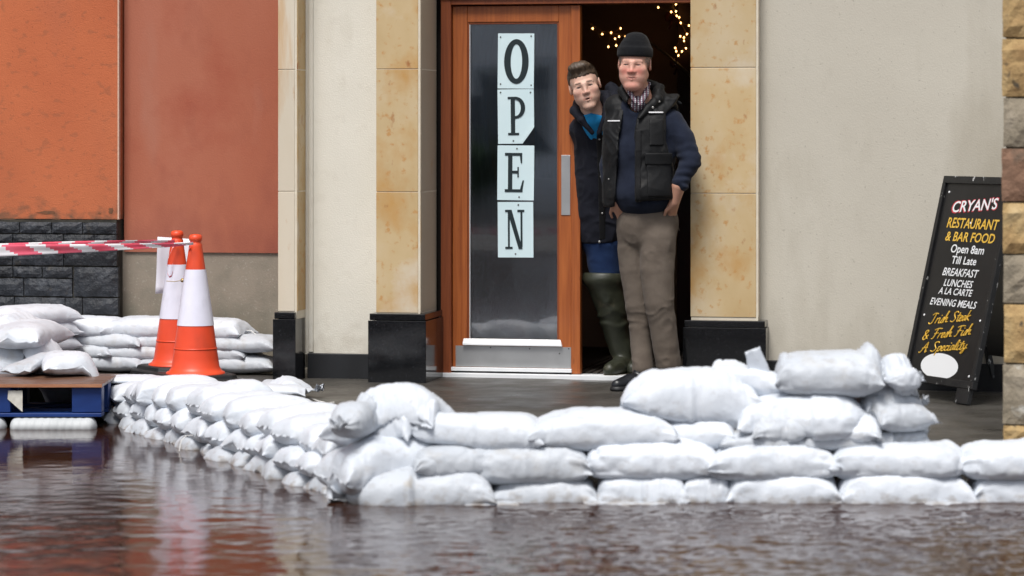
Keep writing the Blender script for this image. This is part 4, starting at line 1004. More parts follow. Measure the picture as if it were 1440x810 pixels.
# bottom course, partly under water
pxbag(462, 695, 11.30, lab('bottom', 'wrinkled at the corner with a crumpled end at the left'), GC, mi=2, e0='tied', **{**K, 'wr': 1.7, 'T': .18}, yaw=.03)
pxbag(688, 842, YC+.02, lab('bottom', 'short and low under the gap left of the doorway'), GC, mi=2, **{**K, 'T': .15})
pxbag(838, 968, YC, lab('bottom', 'right under the drooping end of a long bag'), GC, mi=0, e0='tuck', **{**K, 'T': .18})
pxbag(958, 1030, YC+.02, lab('bottom', 'very short, between two longer ones below the big pile'), GC, mi=0, e1='tuck', **{**K, 'T': .18})
pxbag(1020, 1182, YC, lab('bottom', 'with a dangling string at its right end'), GC, mi=0, string=1, **{**K, 'T': .18})
pxbag(1178, 1372, YC-.01, lab('bottom', 'long and smooth left of the rubble pillar'), GC, mi=0, **{**K, 'T': .18})
pxbag(1366, 1560, YC, lab('bottom', 'cut by the right edge of the picture'), GC, mi=0, **{**K, 'T': .18})
# flat skirts of empty bag cloth at the waterline
for (x0, x1, lb__) in ((640, 735, 'flat wet empty bag at the waterline near the corner'), (820, 968, 'flat wet empty bag at the waterline below the doorway'), (1270, 1372, 'flat wet empty bag at the waterline near the right edge')):
    xa, xb = X(x0, 11.2), X(x1, 11.2)
    bag((xa+xb)/2, 11.22, rb_.uniform(-.06,.06), L=xb-xa, W_=.14, T=.022, mi=2, label=lb__, group='empty bags at the waterline', wr=1.3, zoff=.045)
commit()
# second course
pxbag(466, 606, 11.36, lab('second', 'drooping with a creased open end over the corner'), GC, yaw=.45, mi=0, **{**K, 'T': .19, 'W_': .36, 'wr': 1.5}, drop=.10)
pxbag(575, 690, 11.32, lab('second', 'thin folded flap right of the corner'), GC, yaw=.28, mi=1, **{**K, 'T': .12, 'W_': .28})
pxbag(652, 832, YC+.02, lab('second', 'smooth, below the door kick plate'), GC, mi=1, e0='tuck', **{**K, 'T': .16})
pxbag(822, 1012, YC+.02, lab('second', 'long with its left end drooping below the doorway'), GC, yaw=.05, mi=0, e0='tuck', bend=-.03, **{**K, 'T': .165})
pxbag(996, 1180, YC+.01, lab('second', 'plump, directly under the big pile'), GC, mi=0, **{**K, 'T': .155})
pxbag(1166, 1364, YC, lab('second', 'long and plump under the right end of the big pile'), GC, mi=0, e1='tuck', **{**K, 'T': .155})
pxbag(1352, 1540, YC-.01, lab('second', 'cut by the right edge of the picture'), GC, mi=0, e0='tuck', **{**K, 'T': .16})
commit()
# third course
pxbag(478, 600, 11.50, lab('third', 'heaped on the corner above the diagonal wall'), GC, yaw=-.5, mi=0, **{**K, 'T': .18}, drop=.06)
pxbag(575, 765, YC+.06, lab('third', 'long and smooth, below the door'), GC, yaw=-.04, mi=0, e0='tuck', **{**K, 'T': .145, 'wr': .8})
pxbag(742, 952, YC+.06, lab('third', 'long, sloping up to the right below the doorway'), GC, yaw=.04, mi=0, **{**K, 'T': .150})
pxbag(925, 1040, YC+.10, lab('third', 'short and creased at the left foot of the big pile'), GC, yaw=-.15, mi=0, **{**K, 'T': .12, 'wr': 1.6})
pxbag(1012, 1135, YC+.06, lab('third', 'flat and creased in the middle under the big pile'), GC, mi=1, **{**K, 'T': .09, 'wr': 1.6})
pxbag(1115, 1240, YC+.06, lab('third', 'flat and creased near the right foot of the big pile'), GC, yaw=-.08, mi=1, **{**K, 'T': .09, 'wr': 1.6})
pxbag(1190, 1305, YC+.12, lab('third', 'crumpled at the right foot of the big pile'), GC, yaw=.1, mi=1, e0='tied', **{**K, 'T': .09, 'wr': 2.2})
commit()
pxbag(505, 625, 11.46, 'topmost white sandbag on the corner heap', GC, yaw=-.35, mi=0, **{**K, 'T': .12}, drop=.10)
pxbag(476, 520, 11.30, 'small knotted bag end poking out left of the corner heap', GC, yaw=1.2, mi=1, e0='tied', **{**K, 'T': .12, 'W_': .16}, drop=.10)
commit()
# the big pile
GP = 'sandbags of the big pile on the front wall'
YP = 11.50
pxbag(874, 1072, YP, 'large white sandbag at the left of the big pile with a pointed lower left corner', GP, yaw=.03, mi=0, e0='taper', **{**K, 'T': .22, 'W_': .38}, drop=.07)
pxbag(1040, 1245, YP-.06, 'large wide sandbag in the middle of the big pile with a gathered right end', GP, yaw=-.04, mi=0, e1='tied', **{**K, 'T': .15, 'W_': .38, 'wr': 2.2}, drop=.05)
pxbag(1052, 1150, 11.38, 'small slumped bag wedged at the middle foot of the big pile', GP, yaw=.2, mi=1, e1='tied', **{**K, 'T': .09, 'W_': .26, 'wr': 2.2}, drop=.05)
pxbag(1160, 1246, 11.37, 'small creased bag tucked under the right half of the big pile', GP, yaw=-.25, mi=0, **{**K, 'T': .085, 'W_': .24, 'wr': 2.2}, drop=.05)
commit()
pxbag(1226, 1308, 11.40, 'slumped creased bag hanging at the lower right corner of the big pile', GP, yaw=.35, mi=1, **{**K, 'T': .11, 'W_': .26, 'wr': 2.0}, drop=.06)
pxbag(1205, 1300, YP+.02, 'round creased sandbag at the right end of the big pile', GP, yaw=.25, mi=1, e1='tuck', **{**K, 'T': .19, 'W_': .34, 'wr': 1.8}, drop=.2)
commit()
pxbag(1000, 1110, YP+.06, 'white lumpy sandbag behind the upright neck on the big pile', GP, yaw=-.2, mi=0, **{**K, 'T': .13, 'wr': 1.6}, drop=.12)
pxbag(1222, 1306, YP-.02, 'knotted sandbag end sticking up at the right of the big pile', GP, yaw=-.2, mi=1, e1='tied', **{**K, 'T': .12, 'W_': .24, 'wr': 2.4}, drop=.12)
commit()
pxbag(1240, 1300, YP-.10, 'small crumpled bag mouth at the right of the big pile', GP, yaw=.5, mi=0, e0='tied', e1='tied', **{**K, 'T': .09, 'W_': .18, 'wr': 2.6}, drop=.10)
pxbag(1096, 1244, YP-.04, 'topmost sandbag of the big pile with a flat grey seam end to the front', GP, yaw=-.10, mi=1, **{**K, 'T': .17, 'W_': .36, 'wr': 1.2}, drop=.05)
commit()
# upright empty neck of cloth
nk = []; nf = []
n1, n2 = 14, 22
b0 = W(1071, 535, YP - .02); b1 = W(1058, 492, YP - .05)
for i_ in range(n1+1):
    t_ = i_/n1; c_ = b0.lerp(b1, t_)
    for k_ in range(n2):
        a_ = 2*math.pi*k_/n2
        wd_ = .036 + .006*math.sin(t_*5); th_ = .016*(1-.6*t_) + .002*math.sin(a_*5 + t_*4)
        nk.append((c_.x + math.cos(a_)*wd_ - .0*t_, c_.y + math.sin(a_)*th_, c_.z + math.cos(a_)*.012*t_ + .004*math.sin(a_*4+t_*3)))
for i_ in range(n1):
    for k_ in range(n2): nf.append((i_*n2+k_, i_*n2+(k_+1)%n2, (i_+1)*n2+(k_+1)%n2, (i_+1)*n2+k_))
nf.append(tuple(n1*n2+k_ for k_ in reversed(range(n2)))); nf.append(tuple(range(n2)))
mb = MB().add([(p[0]-b0.x, p[1]-b0.y, p[2]-b0.z) for p in nk], nf); o = mb.build('bag_neck', m_bag[0], None, smooth=True); o.location = b0
setp(o, 'rolled empty bag neck standing up between the two large bags of the big pile', 'sandbag')
# =================================================================== PEOPLE (distance-field modelling, meshed with surface nets)
def rcone(P, a, b, ra, rb):
    a = np.asarray(a, float); b = np.asarray(b, float); ab = b - a; L2 = max(1e-9, ab @ ab)
    t = np.clip(((P - a) @ ab)/L2, 0, 1); return np.linalg.norm(P - a - t[:, None]*ab, axis=1) - (ra + (rb-ra)*t)
def ell(P, c, r, rot=None):
    q = P - np.asarray(c, float)
    if rot is not None: q = q @ rot
    r = np.asarray(r, float); k0 = np.linalg.norm(q/r, axis=1); k1 = np.linalg.norm(q/(r*r), axis=1)
    return k0*(k0-1)/np.maximum(k1, 1e-6)
def smin(a, b, k):
    h = np.maximum(k - np.abs(a-b), 0)/k; return np.minimum(a, b) - h*h*k*.25
def smax(a, b, k): return -smin(-a, -b, k)
def chain(P, pts, rs, k=.03):
    d = None
    for i_ in range(len(pts)-1):
        e = rcone(P, pts[i_], pts[i_+1], rs[i_], rs[i_+1]); d = e if d is None else smin(d, e, k*.12)
    return d
def rotm(ax, ay, az): return np.array(Euler((ax, ay, az)).to_matrix())
def field(fn, lo, hi, h):
    """evaluate fn on a grid, finely only near its surface; returns verts, quads"""
    lo = np.asarray(lo, float); hi = np.asarray(hi, float); n = np.ceil((hi-lo)/h).astype(int) + 1
    B = 6; nb = np.ceil(n/B).astype(int); n = nb*B
    cc = [lo[i_] + (np.arange(nb[i_])*B + (B-1)/2)*h for i_ in range(3)]
    G = np.stack(np.meshgrid(*cc, indexing='ij'), -1).reshape(-1, 3)
    cd_ = fn(G).reshape(nb); near = np.abs(cd_) < B*h*1.25
    D = np.repeat(np.repeat(np.repeat(cd_, B, 0), B, 1), B, 2)
    bi = np.argwhere(near); off = np.stack(np.meshgrid(*[np.arange(B)]*3, indexing='ij'), -1).reshape(-1, 3)
    idx = (bi[:, None, :]*B + off[None]).reshape(-1, 3)
    D[idx[:, 0], idx[:, 1], idx[:, 2]] = fn(lo + idx*h)
    # surface nets
    s = D < 0; nx, ny, nz = D.shape
    cs = [(0,0,0),(1,0,0),(0,1,0),(1,1,0),(0,0,1),(1,0,1),(0,1,1),(1,1,1)]
    sub = lambda A, c: A[c[0]:nx-1+c[0], c[1]:ny-1+c[1], c[2]:nz-1+c[2]]
    cnt = sum(sub(s, c).astype(np.int8) for c in cs); act = (cnt > 0) & (cnt < 8)
    ci = np.argwhere(act); vid = -np.ones(act.shape, int); vid[act] = np.arange(len(ci))
    vals = [D[ci[:,0]+c[0], ci[:,1]+c[1], ci[:,2]+c[2]] for c in cs]
    acc = np.zeros((len(ci), 3)); num = np.zeros(len(ci))
    for a_ in range(8):
        for b_ in range(a_+1, 8):
            if sum(abs(cs[a_][q]-cs[b_][q]) for q in range(3)) != 1: continue
            m_ = (vals[a_] < 0) != (vals[b_] < 0)
            t_ = vals[a_]/(vals[a_]-vals[b_] + 1e-12)
            p_ = np.array(cs[a_])[None] + t_[:, None]*(np.array(cs[b_]) - np.array(cs[a_]))[None]
            acc[m_] += p_[m_]; num[m_] += 1
    V = lo + (ci + acc/num[:, None])*h
    Q = []
    for ax in range(3):
        u_, v_ = [(1,2),(2,0),(0,1)][ax]
        sl0 = [slice(None)]*3; sl1 = [slice(None)]*3; sl0[ax] = slice(0,-1); sl1[ax] = slice(1,None)
        a_, b_ = s[tuple(sl0)], s[tuple(sl1)]; e = np.argwhere(a_ != b_)
        e = e[(e[:, u_] > 0) & (e[:, v_] > 0) & (e[:, u_] < D.shape[u_]-1) & (e[:, v_] < D.shape[v_]-1)]
        flip = a_[e[:,0], e[:,1], e[:,2]]
        du = np.zeros(3, int); du[u_] = 1; dv_ = np.zeros(3, int); dv_[v_] = 1
        q = [e-du-dv_, e-dv_, e, e-du]; q = np.stack([vid[k_[:,0], k_[:,1], k_[:,2]] for k_ in q], 1)
        q[~flip] = q[~flip][:, ::-1]; Q.append(q)
    Q = np.concatenate(Q); return V, Q[(Q >= 0).all(1)]
def vnorm(V, Q):
    n = np.cross(V[Q[:,2]]-V[Q[:,0]], V[Q[:,3]]-V[Q[:,1]]); N_ = np.zeros_like(V)
    for k_ in range(4): np.add.at(N_, Q[:,k_], n)
    return N_/np.maximum(np.linalg.norm(N_, axis=1), 1e-12)[:, None]
def relax(V, Q, n):
    for _ in range(n):
        A = np.zeros_like(V); c_ = np.zeros(len(V))
        for k_ in range(4):
            for m_ in (1, 3): np.add.at(A, Q[:,k_], V[Q[:,(k_+m_) % 4]]); np.add.at(c_, Q[:,k_], 1)
        V = V*.5 + .5*A/np.maximum(c_, 1)[:, None]
    return V
def folds(V, Q, amp, sc=(7,7,26), seed=0, sharp=1.0, warp=.03, mask=None):
    N_ = vnorm(V, Q); W_ = V + warp*np.stack([vnoise(V[:,0]*9+seed, V[:,1]*9, V[:,2]*9), vnoise(V[:,0]*9, V[:,1]*9+seed, V[:,2]*9+4), vnoise(V[:,0]*8+3, V[:,1]*8, V[:,2]*8+seed)], 1)*1.6
    n = vnoise(W_[:,0]*sc[0]+seed, W_[:,1]*sc[1], W_[:,2]*sc[2]); n2 = vnoise(W_[:,0]*sc[0]*2.3+seed, W_[:,1]*sc[1]*2.3, W_[:,2]*sc[2]*1.9+5)
    f = (1 - 2*np.abs(n)**.8*sharp)*.7 + n2*.35
    if mask is not None: f = f*mask
    return V + N_*(f*amp)[:, None]
class Person:
    def __init__(s, px, Y, label, name='person'):
        s.Y = Y; s.X0 = X(px, Y); s.o = empty(name, (s.X0, Y, 0), 0, label, 'person')
    def L(s, px, py, dy=0.0):
        Yd = s.Y + dy; return np.array([(px-720)*Yd/F - s.X0, dy, CAMH + (184-py)*Yd/F])
    def pxy(s, P):
        Yd = s.Y + P[:,1]; return 720 + (P[:,0]+s.X0)*F/Yd, 184 + (CAMH-P[:,2])*F/Yd
    def add(s, name, V, Q, m, parent=None, col=None, label=None):
        ob = npmesh(name, V, Q, m, parent or s.o)
        if col is not None:
            ca_ = ob.data.color_attributes.new('tint', 'FLOAT_COLOR', 'POINT')
            ca_.data.foreach_set('color', np.concatenate([col, np.ones((len(col), 1))], 1).astype(np.float32).ravel())
        if label: ob['label'] = label
        return ob
def cloth(name, cols, rough=.85, fine=300, st=.3, scale=8, stains=None, stretch=(1,1,1), fst=(1,1,1), sheen=.04):
    return mat(name, cols, rough, scale, .3, .7, stretch, bumps=[(60,.15,.003,I3,3), (fine,st,.0012,fst,1)], stain=stains, sheen=sheen, spec=.25)
m_skin = bpy.data.materials.new('skin'); m_skin.use_nodes = True
q_ = m_skin.node_tree; bs = q_.nodes['Principled BSDF']; at_ = q_.nodes.new('ShaderNodeAttribute'); at_.attribute_name = 'tint'
q_.links.new(at_.outputs['Color'], bs.inputs['Base Color']); bs.inputs['Roughness'].default_value = .48; bs.inputs['Subsurface Weight'].default_value = .12
bs.inputs['Subsurface Radius'].default_value = (.012,.005,.003); bs.inputs['Subsurface Scale'].default_value = .6; bs.inputs['Specular IOR Level'].default_value = .4
nz_ = q_.nodes.new('ShaderNodeTexNoise'); nz_.inputs['Scale'].default_value = 220; bp_ = q_.nodes.new('ShaderNodeBump'); bp_.inputs['Strength'].default_value = .2; bp_.inputs['Distance'].default_value = .001
tc_ = q_.nodes.new('ShaderNodeTexCoord'); q_.links.new(tc_.outputs['Object'], nz_.inputs[0]); q_.links.new(nz_.outputs['Fac'], bp_.inputs['Height']); q_.links.new(bp_.outputs[0], bs.inputs['Normal'])
m_eye = bpy.data.materials.new('eye'); m_eye.use_nodes = True
q_ = m_eye.node_tree; at_ = q_.nodes.new('ShaderNodeAttribute'); at_.attribute_name = 'tint'; q_.links.new(at_.outputs['Color'], q_.nodes['Principled BSDF'].inputs['Base Color']); q_.nodes['Principled BSDF'].inputs['Roughness'].default_value = .12
m_hair = mat('brown_hair', [(.035,.022,.014), (.085,.055,.032)], .55, 60, .3, .7, (1,1,.3))
m_navy = cloth('navy_knit', [(.0065,.0095,.021), (.0125,.0175,.034)], .95, 420, .5, 14, fst=(1,1,1))
m_vest = cloth('black_waxed_cotton', [(.0028,.003,.0036), (.0062,.0066,.0075)], .62, 300, .2, 9, stains=[((.04,.038,.036), 11, .64, .8, I3)], sheen=.02)
m_vest_trim = cloth('black_trim', [(.002,.002,.003), (.005,.005,.006)], .7)
m_cord = cloth('taupe_corduroy', [(.105,.083,.066), (.145,.118,.095)], .9, 260, .55, 9, stains=[((.10,.078,.06), 8, .55, .8, I3)], fst=(2.2,2.2,.02))
m_hat = cloth('black_knit', [(.003,.0033,.0045), (.007,.0075,.0095)], .95, 240, 1.0, 30, fst=(1.6,1.6,.5))
m_shoe = mat('black_leather', [(.004,.005,.007), (.009,.01,.013)], .38, 20, bumps=[(60,.3,.002,I3,3)])
m_coat = cloth('dark_navy_coat', [(.004,.0048,.010), (.009,.010,.018)], .8, 300, .25, 9, sheen=.03)
m_jeans = cloth('blue_denim', [(.006,.018,.065), (.013,.034,.10)], .9, 350, .4, 10)
m_wader = mat('olive_rubber', [(.017,.020,.012), (.033,.036,.022)], .48, 7, bumps=[(40,.2,.003,I3,3)], stain=[((.10,.085,.055), 9, .6, .8, I3)])
m_wsole = mat('boot_sole', [(.13,.105,.06), (.08,.065,.04)], .7, 20)
m_bshirt = cloth('bright_blue_shirt', [(.01,.22,.50), (.02,.28,.60)], .8)
m_btn = mat('metal_button', [(.45,.44,.42)], .35, metal=.8)
m_refl = mat('reflective_piping', [(.62,.62,.64)], .4)
# checked shirt: crossing dark red and blue stripes on white
m_check = bpy.data.materials.new('checked_shirt'); m_check.use_nodes = True; q_ = m_check.node_tree; tc_ = q_.nodes.new('ShaderNodeTexCoord'); colr = None
mxp = None
for (dirn, sc_, c_, th_) in (('X', 38, (.05,.012,.03), .62), ('Z', 34, (.03,.03,.07), .62), ('X', 19, (.10,.02,.04), .80)):
    wv = q_.nodes.new('ShaderNodeTexWave'); wv.bands_direction = dirn; wv.inputs['Scale'].default_value = sc_; wv.inputs['Distortion'].default_value = .6
    mr = q_.nodes.new('ShaderNodeMapRange'); mr.inputs[1].default_value = th_; mr.inputs[2].default_value = th_ + .1; mx = q_.nodes.new('ShaderNodeMix'); mx.data_type = 'RGBA'
    q_.links.new(tc_.outputs['Object'], wv.inputs[0]); q_.links.new(wv.outputs['Fac'], mr.inputs[0]); q_.links.new(mr.outputs[0], mx.inputs[0])
    if mxp: q_.links.new(mxp.outputs[2], mx.inputs[6])
    else: mx.inputs[6].default_value = (.62,.60,.62,1)
    mx.inputs[7].default_value = (*c_, 1); mxp = mx
q_.links.new(mxp.outputs[2], q_.nodes['Principled BSDF'].inputs['Base Color']); q_.nodes['Principled BSDF'].inputs['Roughness'].default_value = .8

def head_sdf(P, old):
    x = np.abs(P[:,0]); S = np.stack([x, P[:,1], P[:,2]], 1)          # mirror symmetric
    w = .99 if old else .94
    d = ell(S, (0,.018,.038), (.076,.094,.082)); d = smin(d, ell(S, (0,-.026,-.030), (.061*w,.060,.082)), .03)
    d = smin(d, rcone(S, (.050*w,.006,-.052), (.014,-.064,-.100), .021, .018), .03)
    d = smin(d, ell(S, (0,-.072,-.105), (.022,.020,.016)), .022)
    if old:
        d = smin(d, ell(S, (0,-.036,-.104), (.044,.042,.022)), .03); d = smin(d, ell(S, (.034,-.046,-.062), (.021,.024,.026)), .025)
    d = smin(d, rcone(S, (.010,-.085,.0175), (.044,-.071,.0185), .0050, .005), .022)
    d = smin(d, ell(S, (.038,-.046,-.046), (.025,.028,.034)), .03)
    d = smin(d, ell(S, (.042,-.062,-.020), (.023,.020,.018)), .022)
    d = smax(d, -ell(S, (.031,-.1045,.001), (.019,.0165,.0085)), .011)
    nr_ = 1.10 if old else .92
    d = smin(d, rcone(S, (0,-.084,.010), (0,-.1010,-.029), .0075, .0090*nr_), .020)
    d = smin(d, ell(S, (.0110*nr_,-.091,-.032), (.0080*nr_,.010,.0070*nr_)), .012)
    d = smax(d, -ell(S, (.0055,-.100,-.0415), (.0026,.004,.003)), .004)
    # lids
    d = smin(d, ell(S, (.0315,-.0700,.001), (.0155,.0125,.0105)), .010)
    op = .0024 if old else .0034
    d = smax(d, -ell(S, (.0315,-.0870,.0005), (.0135,.0120,op)), .002)
    # mouth
    my = -.0895
    d = smin(d, ell(S, (0,-.072,-.062), (.031,.019,.022)), .02)
    d = smin(d, rcone(S, (0,my-.003,-.0585), ((.026 if old else .021),my+.010,(-.0600 if old else -.0625)), .0050, .0028), .006)
    d = smin(d, rcone(S, (0,my-.001,-.0705), ((.023 if old else .018),my+.010,(-.0640 if old else -.0660)), .0060, .0032), .006)
    if old: d = smax(d, -rcone(S, (0,my-.008,-.0650), (.027,my+.008,-.0590), .0020, .0012), .004)
    else: d = smax(d, -ell(S, (0,my-.006,-.0650), (.0135,.014,.0042)), .003)
    # ears
    rt = rotm(0, 0, R(22)); d = smin(d, ell(S, (.077,.014,.0), (.0080,.019,.029), rt), .008)
    d = smax(d, -ell(S, (.086,.008,.002), (.006,.011,.018), rt), .006)
    d = smin(d, rcone(S, (0,.022,-.06), (0,.035,-.19), .056*w, .060*w), .022)
    return d
def head_col(V, old):
    x = np.abs(V[:,0]); g = lambda cx, cz, sx_, sz_: np.exp(-((x-cx)/sx_)**2 - ((V[:,2]-cz)/sz_)**2)
    base = np.array([.62,.345,.265]) if old else np.array([.62,.39,.30])
    c = np.tile(base, (len(V), 1)); fr_ = (V[:,1] < -.03)*1.0
    red = np.clip(g(.038,-.030,.022,.020) + g(0,-.030,.016,.016) + (.5*g(0,-.1,.05,.03) if old else 0), 0, 1)*fr_*(.70 if old else .25)
    c = c*(1-red[:,None]) + np.array([.58,.165,.13])*red[:,None]
    lip = (np.exp(-((V[:,2]+.064)/.0075)**4)*(x < .024)*(V[:,1] < -.078))[:,None]*(.45 if old else .5)
    c = c*(1-lip) + np.array([.50,.17,.14])*lip
    if old:
        sm_ = (np.exp(-((V[:,2]+.0660-7.0*x*x)/.0022)**2)*np.clip((.030-x)/.004, 0, 1)*(V[:,1] < -.05))[:,None]*.65; c = c*(1-sm_) + np.array([.26,.075,.06])*sm_
    mth = (np.exp(-((V[:,2]+.0648)/(.0014 if old else .0030))**4)*(x < .016)*(V[:,1] > -.0885)*(V[:,1] < -.06))[:,None]
    c = c*(1-mth) + np.array([.08,.02,.018])*mth
    brz = .0225 + .06*np.clip(x-.028,-.02,.02)*(-.3); brow = np.exp(-((V[:,2]-brz)/.0046)**2)*np.clip((x-.012)/.006,0,1)*np.clip((.050-x)/.008,0,1)*fr_
    brow = (brow*(.42 if old else .95)*(1 + .3*vnoise(V[:,0]*600, V[:,1]*100, V[:,2]*900)))[:,None].clip(0,1)
    c = c*(1-brow) + (np.array([.20,.13,.09]) if old else np.array([.055,.032,.02]))*brow
    lash_shade = (np.exp(-((V[:,2]-.0025)/(.0036 if old else .0046))**2)*np.exp(-((x-.0315)/.0125)**4)*(V[:,1] < -.060))[:,None]*.85  # lashes, with the lid shadow round each eye slit painted into the skin colour
    c = c*(1-lash_shade) + np.array([.06,.03,.025])*lash_shade
    if not old:
        st_ = (g(.02,-.09,.05,.03)*fr_)[:,None]*.22; c = c*(1-st_) + np.array([.20,.13,.10])*st_
    mot = 1 + .10*fbm(V[:,0]*45, V[:,1]*45, V[:,2]*45, 3); return np.clip(c*mot[:,None], 0, 1)
def eyeballs(per, M4, gaze, parent):
    for sx_ in (-1, 1):
        n1_, n2_ = 16, 20; vs = [[],[]]; V_ = []; 
        for i_ in range(n1_+1):
            for k_ in range(n2_):
                a_ = math.pi*i_/n1_; b_ = 2*math.pi*k_/n2_; V_.append((math.sin(a_)*math.cos(b_), math.sin(a_)*math.sin(b_), math.cos(a_)))
        V_ = np.array(V_); f_ = [(i_*n2_+k_, i_*n2_+(k_+1)%n2_, (i_+1)*n2_+(k_+1)%n2_, (i_+1)*n2_+k_) for i_ in range(n1_) for k_ in range(n2_)]
        gz_ = np.array(gaze, float); gz_ /= np.linalg.norm(gz_); ang = np.degrees(np.arccos(np.clip(V_@gz_, -1, 1)))
        col = np.where(ang[:,None] < 11, np.array([[.01,.01,.012]]), np.where(ang[:,None] < 33, np.array([[.03,.04,.055]]), np.array([[.42,.38,.36]])))
        P_ = V_*.0118 + np.array([sx_*.0315, -.0695, .0005]); P_ = P_ @ np.array(M4.to_3x3()).T + np.array(M4.translation)
        per.add('eye', P_, np.array(f_), m_eye, parent, col)
def brush_hair(per, name, fnmask, M4, m, n, ln, seed, parent=None, flow=(0,-1,.6)):
    """short strands, each a thin tapered blade rooted on the scalp"""
    rs_ = np.random.RandomState(seed); V_ = []; Qs = []
    k0 = 0
    while k0 < n:
        d_ = rs_.normal(size=3); d_ /= np.linalg.norm(d_); p = np.array([0,.018,.038]) + d_*np.array([.0775,.096,.084])
        if not fnmask(p): continue
        k0 += 1
        fl = np.array(flow) + rs_.normal(size=3)*.38; fl -= d_*(fl@d_)*.75; fl /= np.linalg.norm(fl); dirv = fl*.9 + d_*.32; dirv /= np.linalg.norm(dirv)
        sd2 = np.cross(dirv, d_); sd2 /= np.linalg.norm(sd2)+1e-9; w_ = rs_.uniform(.0007,.0014); l_ = ln(p)*rs_.uniform(.7,1.25)
        a_ = p - sd2*w_; b_ = p + sd2*w_; mid_ = p + dirv*l_*.6 + d_*.002; c_ = mid_ + sd2*w_*.8; e_ = mid_ - sd2*w_*.8; tp = p + dirv*l_ + fl*l_*.25 - d_*.002
        i0 = len(V_); V_ += [a_, b_, c_, e_, tp + sd2*w_*.2, tp - sd2*w_*.2]; Qs += [(i0, i0+1, i0+2, i0+3), (i0+3, i0+2, i0+4, i0+5)]
    V_ = np.array(V_) @ np.array(M4.to_3x3()).T + np.array(M4.translation)
    return per.add(name, V_, np.array(Qs), m, parent)
def hand_sdf(P, wr_, kn, side, r=1.0, bend=None, out_=None):
    """palm from wrist to knuckles, five separate fingers carried on along 'bend'"""
    wr_ = np.array(wr_); kn = np.array(kn); ax = (kn-wr_); ax /= np.linalg.norm(ax); sd2 = np.array(side, float); sd2 /= np.linalg.norm(sd2)
    up = np.cross(ax, sd2); d = rcone(P, wr_, wr_ + (kn-wr_)*.25, .025*r, .026*r)
    for q_, f_ in enumerate((-.030,-.010,.010,.029)): d = smin(d, rcone(P, wr_ + (kn-wr_)*.2 + sd2*f_*.6, kn + sd2*f_*r, .016*r, .0115*r), .014)
    bd_ = np.array(bend if bend is not None else ax); bd_ = bd_/np.linalg.norm(bd_)
    for f_, l_ in zip((-.030,-.010,.010,.029), (.062,.074,.078,.068)):
        k_ = kn + sd2*f_*r; m1 = k_ + bd_*l_*.45; m2 = m1 + (bd_ + up*.35)*l_*.30; m3 = m2 + (bd_ + up*.7)*l_*.22
        d = smin(d, chain(P, [k_, m1, m2, m3], [.0105*r,.0092*r,.0085*r,.0072*r], .004), .004)
    t0 = wr_ + (kn-wr_)*.30 + sd2*.028; t1 = t0 + ax*.030 + sd2*.022; t2 = t1 + ax*.030 + sd2*.004
    return smin(d, chain(P, [t0, t1, t2], [.015*r,.011*r,.009*r], .006), .010)
def line_x(py, pts):
    return np.interp(py, [p[1] for p in pts], [p[0] for p in pts])
def bbox(*pts, m=.1):
    a = np.array(pts); return a.min(0)-m, a.max(0)+m

# ------------------------------------------------------------------- the older man
om = Person(910, 14.52, 'older man in black woollen hat and black body warmer leaning by the sandstone pillar')
L = om.L
HM = Matrix.Translation(L(892.3, 91, -.07).tolist()) @ Euler((R(3), R(1.5), R(-11))).to_matrix().to_4x4()
HMi = np.array(HM.inverted()); HMn = np.array(HM)
def tol(P, Mi): return P @ Mi[:3,:3].T + Mi[:3,3]
V, Q = field(lambda P: head_sdf(P, True), (-.11,-.14,-.20), (.11,.13,.14), .0024)
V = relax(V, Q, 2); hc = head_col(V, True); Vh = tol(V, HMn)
# the rest of the body: one low continuous skin under the clothes, with both hands
lw, lk = L(948.5, 284, -.108), L(943, 307, -.040)
rw, rk = L(866, 287, -.05), L(875, 305, -.02)
def om_body(P):
    d = chain(P, [L(896,118,-.03), L(902,150,-.01), L(906,200), L(908,280), L(911,312)], [.052,.070,.10,.10,.09], .05)
    d = smin(d, chain(P, [L(925,330,-.02), L(927,428,-.03), L(938,512,-.01)], [.07,.05,.038], .03), .04)
    d = smin(d, chain(P, [L(893,330,.04), L(897,430,.05), L(905,515,.02)], [.06,.045,.036], .03), .04)
    d = smin(d, chain(P, [L(905,165), L(948,174,-.03), L(969,230,-.09), L(954,262,-.125), lw], [.045,.04,.036,.036,.026], .03), .03)
    d = smin(d, chain(P, [L(900,165), L(872,178,.05), L(856,236,.05), L(861,270,.0), rw], [.045,.04,.034,.030,.020], .03), .03)
    d = smin(d, hand_sdf(P, lw, lk, (-.6,-.7,.1), .85, bend=(-.1,.35,-1)), .012)
    return smin(d, hand_sdf(P, rw, rk, (-.9,.2,0), .7, bend=(.2,.2,-1)), .012)
V2, Q2 = field(om_body, L(845,535,.25)-np.array([.05,.45,.03]), L(992,105,.12)+np.array([.02,.05,.0]), .0052)
c2 = np.tile(np.array([.47,.25,.175]), (len(V2), 1))*(1 + .12*fbm(V2[:,0]*40, V2[:,1]*40, V2[:,2]*40))[:, None]
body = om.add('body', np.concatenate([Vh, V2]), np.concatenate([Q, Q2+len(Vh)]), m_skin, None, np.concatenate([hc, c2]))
eyeballs(om, HM, (-.30,-1,-.02), body)
# grey cropped hair showing under the hat
brush_hair(om, 'hair', lambda p: abs(p[0]) > .055 and -.045 < p[1] < .09 and -.005 < p[2] < .06, HM, mat('grey_hair', [(.30,.27,.24),(.16,.14,.12)], .6, 40), 700, lambda p: .010, 5, body, (0,.4,-1))
